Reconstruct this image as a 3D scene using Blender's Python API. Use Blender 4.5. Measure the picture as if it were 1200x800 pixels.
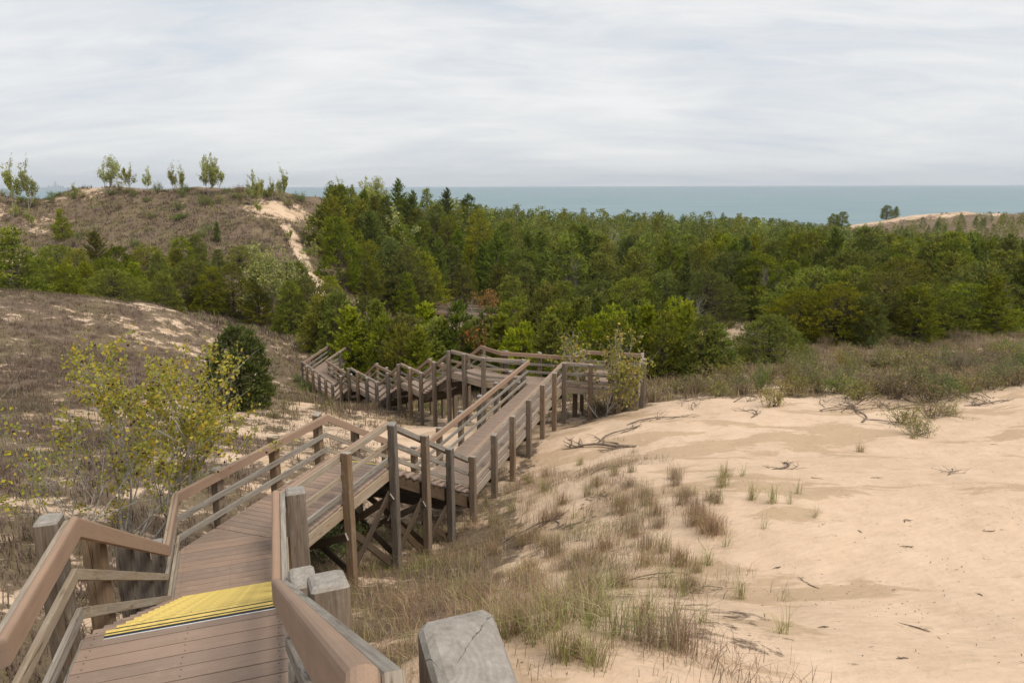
import bpy, bmesh, math, random
import numpy as np
from mathutils import Vector, Matrix, noise as mnoise

for o in list(bpy.data.objects):
    bpy.data.objects.remove(o, do_unlink=True)
scene = bpy.context.scene
col = scene.collection
random.seed(7)
RNG = np.random.default_rng(7)

# ------------------------------------------------------------------ camera
PITCH = math.atan(181.5 / 850.0)
ROLL = 0.003
cam_data = bpy.data.cameras.new('camera')
cam_data.sensor_width = 36.0
cam_data.lens = 36.0 * 850.0 / 1200.0
cam_data.clip_start = 0.05
cam_data.clip_end = 80000.0
cam = bpy.data.objects.new('camera', cam_data)
col.objects.link(cam)
_r = Vector((1, 0, 0)); _u = Vector((0, math.sin(PITCH), math.cos(PITCH)))
_f = Vector((0, math.cos(PITCH), -math.sin(PITCH)))
_rc = _r * math.cos(ROLL) - _u * math.sin(ROLL)
_uc = _r * math.sin(ROLL) + _u * math.cos(ROLL)
cam.matrix_world = Matrix(((_rc.x, _uc.x, -_f.x, 0), (_rc.y, _uc.y, -_f.y, 0), (_rc.z, _uc.z, -_f.z, 0), (0, 0, 0, 1)))
scene.camera = cam

# ------------------------------------------------------------------ sky, sun, exposure
SUN_EL, SUN_AZ = math.radians(55), math.radians(125)     # azimuth clockwise from +Y
scene.view_settings.view_transform = 'Standard'
scene.view_settings.look = 'None'
scene.view_settings.exposure = 1.0
scene.view_settings.gamma = 1.0
scene.view_settings.use_curve_mapping = False

world = bpy.data.worlds.new('World'); scene.world = world
world.use_nodes = True
wt = world.node_tree; wt.nodes.clear()
def WN(t, **k):
    n = wt.nodes.new(t)
    for a, b in k.items(): setattr(n, a, b)
    return n
def wmath(op, a, b=None, c=None):
    n = WN('ShaderNodeMath', operation=op)
    for i, v in enumerate((a, b, c)):
        if v is None: continue
        if isinstance(v, (int, float)): n.inputs[i].default_value = v
        else: wt.links.new(v, n.inputs[i])
    return n.outputs[0]
sky = WN('ShaderNodeTexSky', sky_type='NISHITA', sun_disc=False)
sky.sun_elevation = SUN_EL; sky.sun_rotation = SUN_AZ
tc = WN('ShaderNodeTexCoord'); sep = WN('ShaderNodeSeparateXYZ')
wt.links.new(tc.outputs['Generated'], sep.inputs[0])
zc = wmath('ADD', wmath('MAXIMUM', sep.outputs[2], 0.0), 0.20)
cx = wmath('DIVIDE', sep.outputs[0], zc); cy = wmath('DIVIDE', sep.outputs[1], zc)
cmb = WN('ShaderNodeCombineXYZ'); wt.links.new(cx, cmb.inputs[0]); wt.links.new(cy, cmb.inputs[1])
def wnoise(scale, rot, sc, detail, dist=0.0, rough=0.55):
    m = WN('ShaderNodeMapping'); m.inputs['Rotation'].default_value = (0, 0, rot)
    m.inputs['Scale'].default_value = sc
    wt.links.new(cmb.outputs[0], m.inputs['Vector'])
    n = WN('ShaderNodeTexNoise'); n.inputs['Scale'].default_value = scale
    n.inputs['Detail'].default_value = detail; n.inputs['Roughness'].default_value = rough
    n.inputs['Distortion'].default_value = dist
    wt.links.new(m.outputs[0], n.inputs['Vector'])
    return n.outputs[0]
n1 = wnoise(0.85, 0.30, (0.62, 1.15, 1), 6.0, 0.9)
n2 = wnoise(2.6, 0.45, (0.55, 1.5, 1), 9.0, 1.4, 0.66)
cl = wmath('ADD', wmath('MULTIPLY', n1, 0.62), wmath('MULTIPLY', n2, 0.38))
ramp = WN('ShaderNodeValToRGB'); wt.links.new(cl, ramp.inputs[0])
e = ramp.color_ramp.elements
e[0].position = 0.34; e[0].color = (0.462, 0.502, 0.552, 1)
e[1].position = 0.62; e[1].color = (0.675, 0.672, 0.668, 1)
x = ramp.color_ramp.elements.new(0.50); x.color = (0.60, 0.605, 0.613, 1)
gain = WN('ShaderNodeVectorMath', operation='SCALE'); gain.inputs[3].default_value = 6.9
wt.links.new(ramp.outputs[0], gain.inputs[0])
mx = WN('ShaderNodeMix', data_type='RGBA'); mx.inputs['Factor'].default_value = 0.96
wt.links.new(sky.outputs[0], mx.inputs[6]); wt.links.new(gain.outputs[0], mx.inputs[7])
bg = WN('ShaderNodeBackground'); bg.inputs['Strength'].default_value = 0.1
wt.links.new(mx.outputs[2], bg.inputs['Color'])
wo = WN('ShaderNodeOutputWorld'); wt.links.new(bg.outputs[0], wo.inputs['Surface'])

sd = bpy.data.lights.new('sun', 'SUN'); sd.energy = 1.5; sd.angle = math.radians(22); sd.color = (1.0, 0.93, 0.83)
sun = bpy.data.objects.new('sun', sd); col.objects.link(sun)
_sdir = Vector((math.sin(SUN_AZ) * math.cos(SUN_EL), math.cos(SUN_AZ) * math.cos(SUN_EL), math.sin(SUN_EL)))
sun.rotation_euler = _sdir.to_track_quat('Z', 'Y').to_euler()
sun.location = (0, 0, 40)

# ------------------------------------------------------------------ materials
class NT:
    def __init__(s, name):
        s.m = bpy.data.materials.new(name); s.m.use_nodes = True
        s.t = s.m.node_tree; s.t.nodes.clear()
        s.out = s.t.nodes.new('ShaderNodeOutputMaterial')
    def n(s, t, ins=None, **k):
        x = s.t.nodes.new(t)
        for a, b in k.items(): setattr(x, a, b)
        for a, b in (ins or {}).items(): s.put(x.inputs[a], b)
        return x
    def put(s, sock, v):
        if hasattr(v, 'is_output') or isinstance(v, bpy.types.NodeSocket): s.t.links.new(v, sock)
        else: sock.default_value = v
    def math(s, op, a, b=0.0, clamp=False):
        x = s.n('ShaderNodeMath', operation=op, use_clamp=clamp); s.put(x.inputs[0], a); s.put(x.inputs[1], b); return x.outputs[0]
    def mix(s, f, a, b, blend='MIX'):
        x = s.n('ShaderNodeMix', data_type='RGBA', blend_type=blend)
        s.put(x.inputs['Factor'], f); s.put(x.inputs[6], a); s.put(x.inputs[7], b); return x.outputs[2]
    def map(s, v, sc=(1, 1, 1), loc=(0, 0, 0), rot=(0, 0, 0)):
        x = s.n('ShaderNodeMapping'); s.put(x.inputs['Vector'], v)
        s.put(x.inputs['Scale'], sc); s.put(x.inputs['Location'], loc); s.put(x.inputs['Rotation'], rot); return x.outputs[0]
    def noise(s, v, scale, detail=4.0, rough=0.55, dist=0.0):
        x = s.n('ShaderNodeTexNoise', {'Scale': scale, 'Detail': detail, 'Roughness': rough, 'Distortion': dist})
        if v is not None: s.put(x.inputs['Vector'], v)
        return x.outputs[0]
    def ramp(s, f, stops):
        x = s.n('ShaderNodeValToRGB'); s.put(x.inputs[0], f)
        el = x.color_ramp.elements
        while len(el) < len(stops): el.new(0.5)
        for i, (p, c) in enumerate(stops):
            el[i].position = p; el[i].color = (*c, 1) if len(c) == 3 else c
        return x.outputs[0]
    def step(s, f, a, b):
        x = s.n('ShaderNodeMapRange', interpolation_type='SMOOTHSTEP'); s.put(x.inputs[0], f)
        s.put(x.inputs[1], a); s.put(x.inputs[2], b); return x.outputs[0]
    def bump(s, h, st, d=0.01):
        return s.n('ShaderNodeBump', {'Height': h, 'Strength': st, 'Distance': d}).outputs[0]
    def bsdf(s, color, rough=0.8, normal=None, spec=0.3, **k):
        x = s.n('ShaderNodeBsdfPrincipled'); s.put(x.inputs['Base Color'], color); s.put(x.inputs['Roughness'], rough)
        s.put(x.inputs['Specular IOR Level'], spec)
        if normal is not None: s.put(x.inputs['Normal'], normal)
        for a, b in k.items(): s.put(x.inputs[a], b)
        s.t.links.new(x.outputs[0], s.out.inputs['Surface']); return x

def c4(a): return (a[0], a[1], a[2], 1.0)

def mat_wood(name, tones, lichen=0.25, dark=0.35):
    s = NT(name)
    tcn = s.n('ShaderNodeTexCoord').outputs['Object']
    oi = s.n('ShaderNodeObjectInfo').outputs['Random']
    off = s.n('ShaderNodeCombineXYZ', {0: s.math('MULTIPLY', oi, 37.0), 1: s.math('MULTIPLY', oi, 91.0), 2: s.math('MULTIPLY', oi, 53.0)}).outputs[0]
    v = s.n('ShaderNodeVectorMath', operation='ADD'); s.put(v.inputs[0], tcn); s.put(v.inputs[1], off); v = v.outputs[0]
    grain = s.noise(s.map(v, (1.4, 30, 30)), 1.0, 6, 0.65, 0.6)
    broad = s.noise(s.map(v, (0.9, 5, 5)), 1.0, 3, 0.5)
    fine = s.noise(s.map(v, (6, 150, 150)), 1.0, 3, 0.6)
    g = s.math('ADD', s.math('MULTIPLY', grain, 0.65), s.math('MULTIPLY', fine, 0.35))
    base = s.ramp(g, [(0.30, tones[0]), (0.48, tones[1]), (0.66, tones[2])])
    warm = s.mix(s.math('MULTIPLY', s.step(s.math('ADD', broad, s.math('MULTIPLY', oi, 0.35)), 0.55, 0.9), 0.55), base, c4(tones[3]))
    crack = s.noise(s.map(v, (0.8, 22, 22)), 1.0, 2, 0.4, 1.2)
    cm = s.math('SUBTRACT', 1.0, s.step(s.math('ABSOLUTE', s.math('SUBTRACT', crack, 0.5)), 0.0, 0.018))
    cm = s.math('MULTIPLY', cm, s.step(broad, 0.40, 0.62))
    knot = s.n('ShaderNodeTexVoronoi', {'Vector': s.map(v, (1.6, 7, 7)), 'Scale': 1.0}).outputs['Distance']
    km = s.math('MULTIPLY', s.math('SUBTRACT', 1.0, s.step(knot, 0.04, 0.15)), 0.6)
    lic = s.math('MULTIPLY', s.step(s.noise(v, 7.0, 5, 0.7), 0.56, 0.7), lichen)
    # end grain: rings round a pith set off the axis, with radial checks
    sp = s.n('ShaderNodeSeparateXYZ'); s.put(sp.inputs[0], tcn)
    yy = s.math('ADD', sp.outputs[1], 0.03); zz = s.math('ADD', sp.outputs[2], -0.05)
    rr = s.math('SQRT', s.math('ADD', s.math('MULTIPLY', yy, yy), s.math('MULTIPLY', zz, zz)))
    rr = s.math('ADD', rr, s.math('MULTIPLY', s.noise(tcn, 7.0, 4), 0.09))
    ring = s.math('ADD', s.math('MULTIPLY', s.math('SINE', s.math('MULTIPLY', rr, 420.0)), 0.5), 0.5)
    ang = s.math('ARCTAN2', yy, zz)
    wob = s.math('ADD', s.math('MULTIPLY', s.noise(tcn, 9.0, 5, 0.6), 1.7), s.math('MULTIPLY', oi, 6.0))
    chm = s.math('ABSOLUTE', s.math('SINE', s.math('ADD', s.math('MULTIPLY', ang, 2.5), wob)))
    chm = s.math('SUBTRACT', 1.0, s.step(s.math('MULTIPLY', chm, rr), 0.0012, 0.0040))
    chm = s.math('MULTIPLY', chm, s.step(s.noise(tcn, 11.0, 3, 0.6), 0.42, 0.56))
    egf = s.math('ADD', s.math('MULTIPLY', ring, 0.05), s.math('MULTIPLY', s.noise(s.map(tcn, (1, 1, 1)), 24.0, 8, 0.8), 0.9))
    eg = s.ramp(egf, [(0.25, (0.17, 0.147, 0.122)), (0.5, (0.29, 0.262, 0.228)), (0.72, (0.42, 0.392, 0.352))])
    geo = s.n('ShaderNodeNewGeometry').outputs['Normal']
    vt = s.n('ShaderNodeVectorTransform', vector_type='NORMAL', convert_from='WORLD', convert_to='OBJECT'); s.put(vt.inputs[0], geo)
    nx = s.n('ShaderNodeSeparateXYZ'); s.put(nx.inputs[0], vt.outputs[0])
    ef = s.step(s.math('ABSOLUTE', nx.outputs[0]), 0.30, 0.42)
    side = s.mix(s.math('MULTIPLY', cm, 0.8), warm, c4(tuple(0.25 * k for k in tones[0])))
    side = s.mix(km, side, c4(tuple(0.4 * k for k in tones[0])))
    endc = s.mix(s.math('MULTIPLY', chm, 0.6), eg, c4(tuple(0.22 * k for k in tones[0])))
    colr = s.mix(ef, side, endc)
    colr = s.mix(lic, colr, c4((0.34, 0.35, 0.27)))
    val = s.n('ShaderNodeHueSaturation', {'Color': colr, 'Value': s.math('ADD', 1.0 - dark / 2, s.math('MULTIPLY', oi, dark)), 'Saturation': s.math('ADD', 0.8, s.math('MULTIPLY', oi, 0.35))}).outputs[0]
    hh = s.math('SUBTRACT', s.math('ADD', s.math('MULTIPLY', g, 0.8), s.math('MULTIPLY', s.math('MULTIPLY', ring, ef), 0.07)),
                s.math('ADD', s.math('MULTIPLY', cm, s.math('SUBTRACT', 1.0, ef)), s.math('MULTIPLY', chm, ef)))
    s.bsdf(val, 0.88, s.bump(hh, 0.55, 0.006), 0.2)
    return s.m

def mat_composite(name, c, var=0.15, dirt=0.48):
    s = NT(name)
    tcn = s.n('ShaderNodeTexCoord').outputs['Object']
    oi = s.n('ShaderNodeObjectInfo').outputs['Random']
    off = s.n('ShaderNodeCombineXYZ', {0: s.math('MULTIPLY', oi, 61.0), 1: s.math('MULTIPLY', oi, 17.0), 2: 0.0}).outputs[0]
    v = s.n('ShaderNodeVectorMath', operation='ADD'); s.put(v.inputs[0], tcn); s.put(v.inputs[1], off); v = v.outputs[0]
    speck = s.noise(v, 210.0, 2, 0.6)
    streak = s.noise(s.map(v, (2, 40, 40)), 1.0, 4, 0.6)
    blot = s.noise(v, 3.2, 4, 0.6)
    f = s.math('ADD', s.math('MULTIPLY', speck, 0.35), s.math('ADD', s.math('MULTIPLY', streak, 0.35), s.math('MULTIPLY', blot, 0.3)))
    colr = s.ramp(f, [(0.33, tuple(k * 0.80 for k in c)), (0.5, c), (0.68, tuple(min(0.9, k * 1.18) for k in c))])
    sandy = s.math('MULTIPLY', s.step(s.noise(v, 5.0, 6, 0.7), 0.55, 0.75), dirt)
    colr = s.mix(sandy, colr, c4((0.42, 0.32, 0.235)))
    stain = s.math('MULTIPLY', s.step(s.noise(s.map(v, (1.0, 2.5, 1.0)), 2.3, 6, 0.72), 0.54, 0.72), dirt * 0.9)
    colr = s.mix(stain, colr, c4(tuple(k * 0.62 for k in c)))
    colr = s.n('ShaderNodeHueSaturation', {'Color': colr, 'Value': s.math('ADD', 1.0 - var, s.math('MULTIPLY', oi, 2 * var)), 'Saturation': s.math('ADD', 0.93, s.math('MULTIPLY', oi, 0.14))}).outputs[0]
    s.bsdf(colr, 0.72, s.bump(s.math('ADD', speck, streak), 0.25, 0.002), 0.3)
    return s.m

def mat_plain(name, c, rough=0.6, metal=0.0, nscale=30.0, amt=0.12):
    s = NT(name)
    v = s.n('ShaderNodeTexCoord').outputs['Object']
    f = s.noise(v, nscale, 4, 0.65)
    colr = s.ramp(f, [(0.3, tuple(k * (1 - amt) for k in c)), (0.7, tuple(min(1, k * (1 + amt)) for k in c))])
    s.bsdf(colr, rough, s.bump(f, 0.15, 0.002), 0.4, **{'Metallic': metal})
    return s.m

def mat_leaf(name, trans=0.35, var=0.35, rough=0.6):
    """colour comes from the mesh attribute 'col', varied a little from plant to plant"""
    s = NT(name)
    a = s.n('ShaderNodeAttribute', attribute_name='col').outputs['Color']
    oi = s.n('ShaderNodeObjectInfo').outputs['Random']
    hv = s.n('ShaderNodeHueSaturation', {'Color': a, 'Hue': s.math('ADD', 0.488, s.math('MULTIPLY', oi, 0.018)),
              'Saturation': s.math('ADD', 0.9, s.math('MULTIPLY', s.math('FRACT', s.math('MULTIPLY', oi, 7.3)), 0.2)),
              'Value': s.math('ADD', 1.0 - var / 2, s.math('MULTIPLY', s.math('FRACT', s.math('MULTIPLY', oi, 3.7)), var))}).outputs[0]
    d = s.n('ShaderNodeBsdfPrincipled', {'Base Color': hv, 'Roughness': rough, 'Specular IOR Level': 0.25})
    t = s.n('ShaderNodeBsdfTranslucent', {'Color': hv})
    m = s.n('ShaderNodeMixShader', {0: trans, 1: d.outputs[0], 2: t.outputs[0]})
    s.t.links.new(m.outputs[0], s.out.inputs['Surface'])
    return s.m

def mat_bark(name, a, b, scale=9.0):
    s = NT(name)
    v = s.n('ShaderNodeTexCoord').outputs['Object']
    f = s.noise(s.map(v, (1, 1, 0.35)), scale, 6, 0.7, 0.6)
    s.bsdf(s.ramp(f, [(0.35, a), (0.65, b)]), 0.9, s.bump(f, 0.5, 0.02), 0.15)
    return s.m

M = {}
M['post'] = mat_wood('weathered_post_wood', [(0.082, 0.060, 0.043), (0.150, 0.116, 0.086), (0.25, 0.208, 0.165), (0.20, 0.128, 0.075)])
M['rail'] = mat_wood('silvered_rail_wood', [(0.15, 0.125, 0.10), (0.27, 0.235, 0.19), (0.40, 0.365, 0.31), (0.27, 0.20, 0.135)], 0.45)
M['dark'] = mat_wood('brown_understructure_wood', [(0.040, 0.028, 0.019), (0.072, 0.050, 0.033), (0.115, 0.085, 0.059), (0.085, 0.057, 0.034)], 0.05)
M['rim'] = mat_wood('pale_rim_wood', [(0.17, 0.135, 0.10), (0.29, 0.24, 0.19), (0.40, 0.35, 0.29), (0.33, 0.24, 0.15)], 0.15)
M['deck'] = mat_composite('composite_decking', (0.272, 0.196, 0.150))
M['cap'] = mat_composite('composite_handrail', (0.305, 0.203, 0.140), 0.05, 0.12)
M['yellow'] = mat_plain('yellow_nosing', (0.63, 0.47, 0.13), 0.6, 0.0, 13, 0.24)
M['black'] = mat_plain('black_grip', (0.025, 0.025, 0.028), 0.9)
M['alu'] = mat_plain('white_metal_edge', (0.72, 0.74, 0.76), 0.35, 0.3)
M['screw'] = mat_plain('dark_screw', (0.05, 0.045, 0.04), 0.5, 0.6)
M['zinc'] = mat_plain('zinc_bolt', (0.20, 0.195, 0.185), 0.6, 0.4)
M['needle'] = mat_leaf('pine_needles', 0.38, 0.6)
M['leaf'] = mat_leaf('broad_leaves', 0.40, 0.3)
M['grass'] = mat_leaf('dry_grass', 0.25, 0.2, 0.75)
M['bark'] = mat_bark('pine_bark', (0.045, 0.034, 0.026), (0.14, 0.11, 0.085))
M['pale_bark'] = mat_bark('pale_bark', (0.16, 0.145, 0.12), (0.46, 0.43, 0.38), 14.0)
M['twig'] = mat_bark('dead_wood', (0.085, 0.064, 0.048), (0.25, 0.20, 0.155), 12.0)
M['concrete'] = mat_plain('far_concrete', (0.42, 0.43, 0.45), 0.7)

# ------------------------------------------------------------------ object helpers
def tag(o, label=None, cat=None, group=None, kind=None):
    if label: o['label'] = label
    if cat: o['category'] = cat
    if group: o['group'] = group
    if kind: o['kind'] = kind
    return o
def empty(name, loc=(0, 0, 0), parent=None, rz=0.0):
    o = bpy.data.objects.new(name, None); col.objects.link(o)
    o.location = loc; o.rotation_euler = (0, 0, rz); o.empty_display_size = 0.2
    if parent: o.parent = parent
    return o
def mesh_obj(name, verts, faces, mats, parent=None, fmat=None, smooth=False):
    me = bpy.data.meshes.new(name)
    me.from_pydata([tuple(map(float, v)) for v in verts], [], faces)
    for m in (mats if isinstance(mats, (list, tuple)) else [mats]): me.materials.append(m)
    if fmat: me.polygons.foreach_set('material_index', fmat)
    if smooth: me.polygons.foreach_set('use_smooth', [True] * len(me.polygons))
    me.update()
    o = bpy.data.objects.new(name, me); col.objects.link(o)
    if parent: o.parent = parent
    return o
def frame_mat(o, xdir, up=Vector((0, 0, 1))):
    x = Vector(xdir).normalized()
    y = up.cross(x)
    if y.length < 1e-4: y = Vector((0, 1, 0))
    y.normalize(); z = x.cross(y)
    return Matrix(((x.x, y.x, z.x, o[0]), (x.y, y.y, z.y, o[1]), (x.z, y.z, z.z, o[2]), (0, 0, 0, 1)))
def local_obj(name, wverts, faces, mats, origin, xdir, parent=None, fmat=None, up=Vector((0, 0, 1)), smooth=False):
    """mesh given in world coordinates, stored with local x along xdir so that the grain follows the piece"""
    m = frame_mat(origin, xdir, up); inv = m.inverted()
    o = mesh_obj(name, [inv @ Vector(v) for v in wverts], faces, mats, None, fmat, smooth)
    if parent:
        o.parent = parent
        m = parent_world(parent).inverted() @ m
    o.matrix_local = m
    return o
def parent_world(p):
    m = p.matrix_local.copy() if p.rotation_mode else p.matrix_local.copy()
    m = Matrix.Translation(p.location) @ p.rotation_euler.to_matrix().to_4x4()
    return (parent_world(p.parent) @ m) if p.parent else m
def beam(name, p0, p1, w, h, mat, parent, up=Vector((0, 0, 1)), bev=0.006):
    """bar of section w (sideways) x h (upwards) with chamfered edges"""
    p0 = Vector(p0); p1 = Vector(p1); L = (p1 - p0).length
    m = frame_mat(p0, p1 - p0, up)
    a, b = w / 2, h / 2; c = min(bev, a * .4, b * .4)
    prof = [(-a + c, -b), (a - c, -b), (a, -b + c), (a, b - c), (a - c, b), (-a + c, b), (-a, b - c), (-a, -b + c)]
    vs = [(0, y, z) for y, z in prof] + [(L, y, z) for y, z in prof]
    k = len(prof)
    fs = [(i, (i + 1) % k, k + (i + 1) % k, k + i) for i in range(k)] + [tuple(range(k))[::-1], tuple(range(k, 2 * k))]
    fs = [f[::-1] if len(f) == 4 else f for f in fs]
    fs = [(i, k + i, k + (i + 1) % k, (i + 1) % k)[::-1] for i in range(k)] + [tuple(range(k))[::-1], tuple(range(k, 2 * k))]
    o = mesh_obj(name, vs, fs, mat)
    o.parent = parent
    o.matrix_local = parent_world(parent).inverted() @ m if parent else m
    return o

# ------------------------------------------------------------------ terrain
CP = np.array([[-0.01,4.6,-3.43],[2.07,5.2,-3.88],[4.4,5.6,-4.19],[-0.32,6.0,-4.02],[0.57,9.0,-5.52],[3.35,8.6,-5.28],[6.75,8.8,-5.41],[3.18,12.6,-5.96],[6.17,12.2,-5.79],[8.96,12.0,-5.7],[2.03,16.3,-6.83],[1.08,22.0,-8.05],[2.87,23.3,-7.92],[4.94,25.2,-7.86],[5.6,18.0,-7.07],[9.2,18.5,-7.04],[13.2,18.0,-6.86],[6.56,26.8,-8.09],[9.9,27.0,-8.03],[13.2,27.0,-7.93],[16.18,26.5,-7.69],[19.03,26.0,-7.39],[8.99,37.0,-9.77],[19.88,41.0,-10.34],[32.11,45.0,-10.82],[22.38,62.0,-13.31],[39.62,66.0,-13.4],[21.82,70.0,-13.73],[56.39,80.0,-14.32],[-2.75,11.6,-6.93],[-2.38,13.4,-7.59],[-2.01,14.5,-7.95],[-1.11,16.6,-8.11],[-0.7,18.0,-8.26],[0.17,20.5,-8.44],[1.47,24.5,-8.55],[3.15,25.7,-8.41],[-3.14,29.5,-9.97],[-3.88,30.5,-10.23],[-5.2,32.0,-10.24],[-7.08,34.5,-10.68],[-5.19,28.0,-9.5],[-7.62,31.0,-9.71],[-1.97,26.5,-9.0],[-32.67,46.0,-6.27],[-24.67,46.0,-7.78],[-23.21,32.0,-7.55],[-17.05,28.0,-7.67],[-12.77,26.0,-8.12],[-10.11,33.0,-9.91],[-8.19,22.0,-8.02],[-10.53,14.0,-5.83],[-8.11,12.8,-6.02],[-6.25,8.0,-4.88],[-6.22,14.0,-6.6],[-6.07,18.0,-7.04],[-71.9,125.0,-0.56],[-56.16,122.0,-0.87],[-38.74,120.0,-2.12],[-27.48,140.0,-4.12],[-86.4,125.0,-1.23],[-50.26,108.0,-6.19],[-70.29,112.0,-5.72],[-43.25,92.0,-9.55],[-30.39,100.0,-8.09],[-23.09,85.0,-10.89],[156.08,280.0,-11.1],[198.85,285.0,-13.38],[135.18,290.0,-16.08],[-22.0,70.0,-14.0],[-45.0,68.0,-11.5],[-40.0,80.0,-11.5],[-10.0,62.0,-14.5],[0.0,75.0,-15.5],[5.0,110.0,-17.0],[40.0,110.0,-17.0],[90.0,110.0,-16.5],[0.0,160.0,-16.0],[60.0,180.0,-17.0],[130.0,160.0,-16.0],[0.0,250.0,-17.0],[100.0,240.0,-17.0],[-60.0,200.0,-13.0],[-160.0,60.0,-6.0],[-120.0,220.0,-14.0],[200.0,120.0,-15.0],[220.0,220.0,-15.0],[120.0,60.0,-11.0],[60.0,30.0,-7.0],[60.0,10.0,-4.5],[50.0,-15.0,-1.5],[-15.0,-12.0,-1.5],[-50.0,-15.0,-2.0],[-14.0,5.0,-4.0],[-40.0,10.0,-5.0],[-40.0,30.0,-6.5],[-70.0,45.0,-6.0],[-3.0,3.0,-4.2],[-1.0,3.5,-3.9],[-5.0,6.0,-4.9],[-2.0,7.0,-5.5],[-100.0,340.0,-30.0],[0.0,340.0,-30.0],[100.0,345.0,-30.0],[250.0,345.0,-30.0],[-300.0,330.0,-30.0],[400.0,330.0,-30.0],[-300.0,100.0,-4.0],[400.0,100.0,-13.0],[-150.0,-60.0,0.0],[150.0,-60.0,0.0],[400.0,-60.0,-2.0],[-400.0,-60.0,-2.0],[0.0,420.0,-36.0],[-300.0,420.0,-36.0],[350.0,420.0,-36.0],[-20.97,50.0,-9.69],[-18.87,56.0,-12.11],[-9.67,38.5,-11.57],[-85.0,150.0,-3.0],[-60.0,150.0,-2.6],[-40.0,148.0,-3.5],[-20.0,160.0,-7.5],[-110.0,150.0,-7.0],[-95.0,138.0,-4.5],[-85.0,126.0,-2.6],[-60.0,138.0,-1.6],[0.0,-5.0,-3.0],[0.0,-20.0,-3.0],[-11.5,42.5,-12.5],[-14.0,46.0,-12.9],[-12.2,50.0,-13.4],[-10.5,53.0,-14.2],[-9.0,36.5,-11.4],[-9.6,97.0,-17.2],[4.0,92.0,-17.1],[-7.0,112.0,-17.6],[-15.0,86.0,-16.2],[-2.0,80.0,-16.0],[-14.0,112.0,-16.0],[-20.0,95.0,-13.5],[0.0,125.0,-17.5],[-8.0,140.0,-13.0],[10.0,100.0,-17.4]], float)
def make_tps(C):
    s = 50.0; A = C[:, :2] / s; n = len(A)
    U = lambda r2: 0.5 * r2 * np.log(r2 + 1e-12)
    K = U(((A[:, None] - A[None]) ** 2).sum(-1)) + 2e-4 * np.eye(n)
    Pm = np.c_[np.ones(n), A]
    w = np.linalg.solve(np.block([[K, Pm], [Pm.T, np.zeros((3, 3))]]), np.r_[C[:, 2], 0, 0, 0])
    def g(x, y):
        x = np.asarray(x, float) / s; y = np.asarray(y, float) / s
        r2 = (x[..., None] - A[:, 0]) ** 2 + (y[..., None] - A[:, 1]) ** 2
        return U(r2) @ w[:n] + w[n] + w[n + 1] * x + w[n + 2] * y
    return g
tps = make_tps(CP)

_perm = np.random.default_rng(3).permutation(512)
_perm = np.r_[_perm, _perm]
_gr = np.random.default_rng(4).random(512) * 2 - 1
def vnoise(x, y, seed=0):
    """smooth value noise, -1..1"""
    x = np.asarray(x, float); y = np.asarray(y, float)
    xi = np.floor(x).astype(int); yi = np.floor(y).astype(int)
    fx = x - xi; fy = y - yi
    fx = fx * fx * fx * (fx * (fx * 6 - 15) + 10); fy = fy * fy * fy * (fy * (fy * 6 - 15) + 10)
    h = lambda a, b: _gr[_perm[(_perm[(a + seed * 37) & 511] + b) & 511]]
    return (h(xi, yi) * (1 - fx) + h(xi + 1, yi) * fx) * (1 - fy) + (h(xi, yi + 1) * (1 - fx) + h(xi + 1, yi + 1) * fx) * fy
def fbm(x, y, oct=4, seed=0):
    r = 0; a = 0.5; t = 0
    for i in range(oct):
        r = r + a * vnoise(x * 2 ** i + 13.1 * i, y * 2 ** i - 7.7 * i, seed + i); t += a; a *= 0.5
    return r / t
def sstep(x, a, b):
    t = np.clip((x - a) / (b - a), 0, 1); return t * t * (3 - 2 * t)

def path_d(x, y, pts):
    """distance to a polyline"""
    d = np.full(np.shape(x), 1e9)
    for (ax, ay), (bx, by) in zip(pts[:-1], pts[1:]):
        L2 = (bx - ax) ** 2 + (by - ay) ** 2
        t = np.clip(((x - ax) * (bx - ax) + (y - ay) * (by - ay)) / L2, 0, 1)
        d = np.minimum(d, np.hypot(x - ax - t * (bx - ax), y - ay - t * (by - ay)))
    return d

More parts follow.
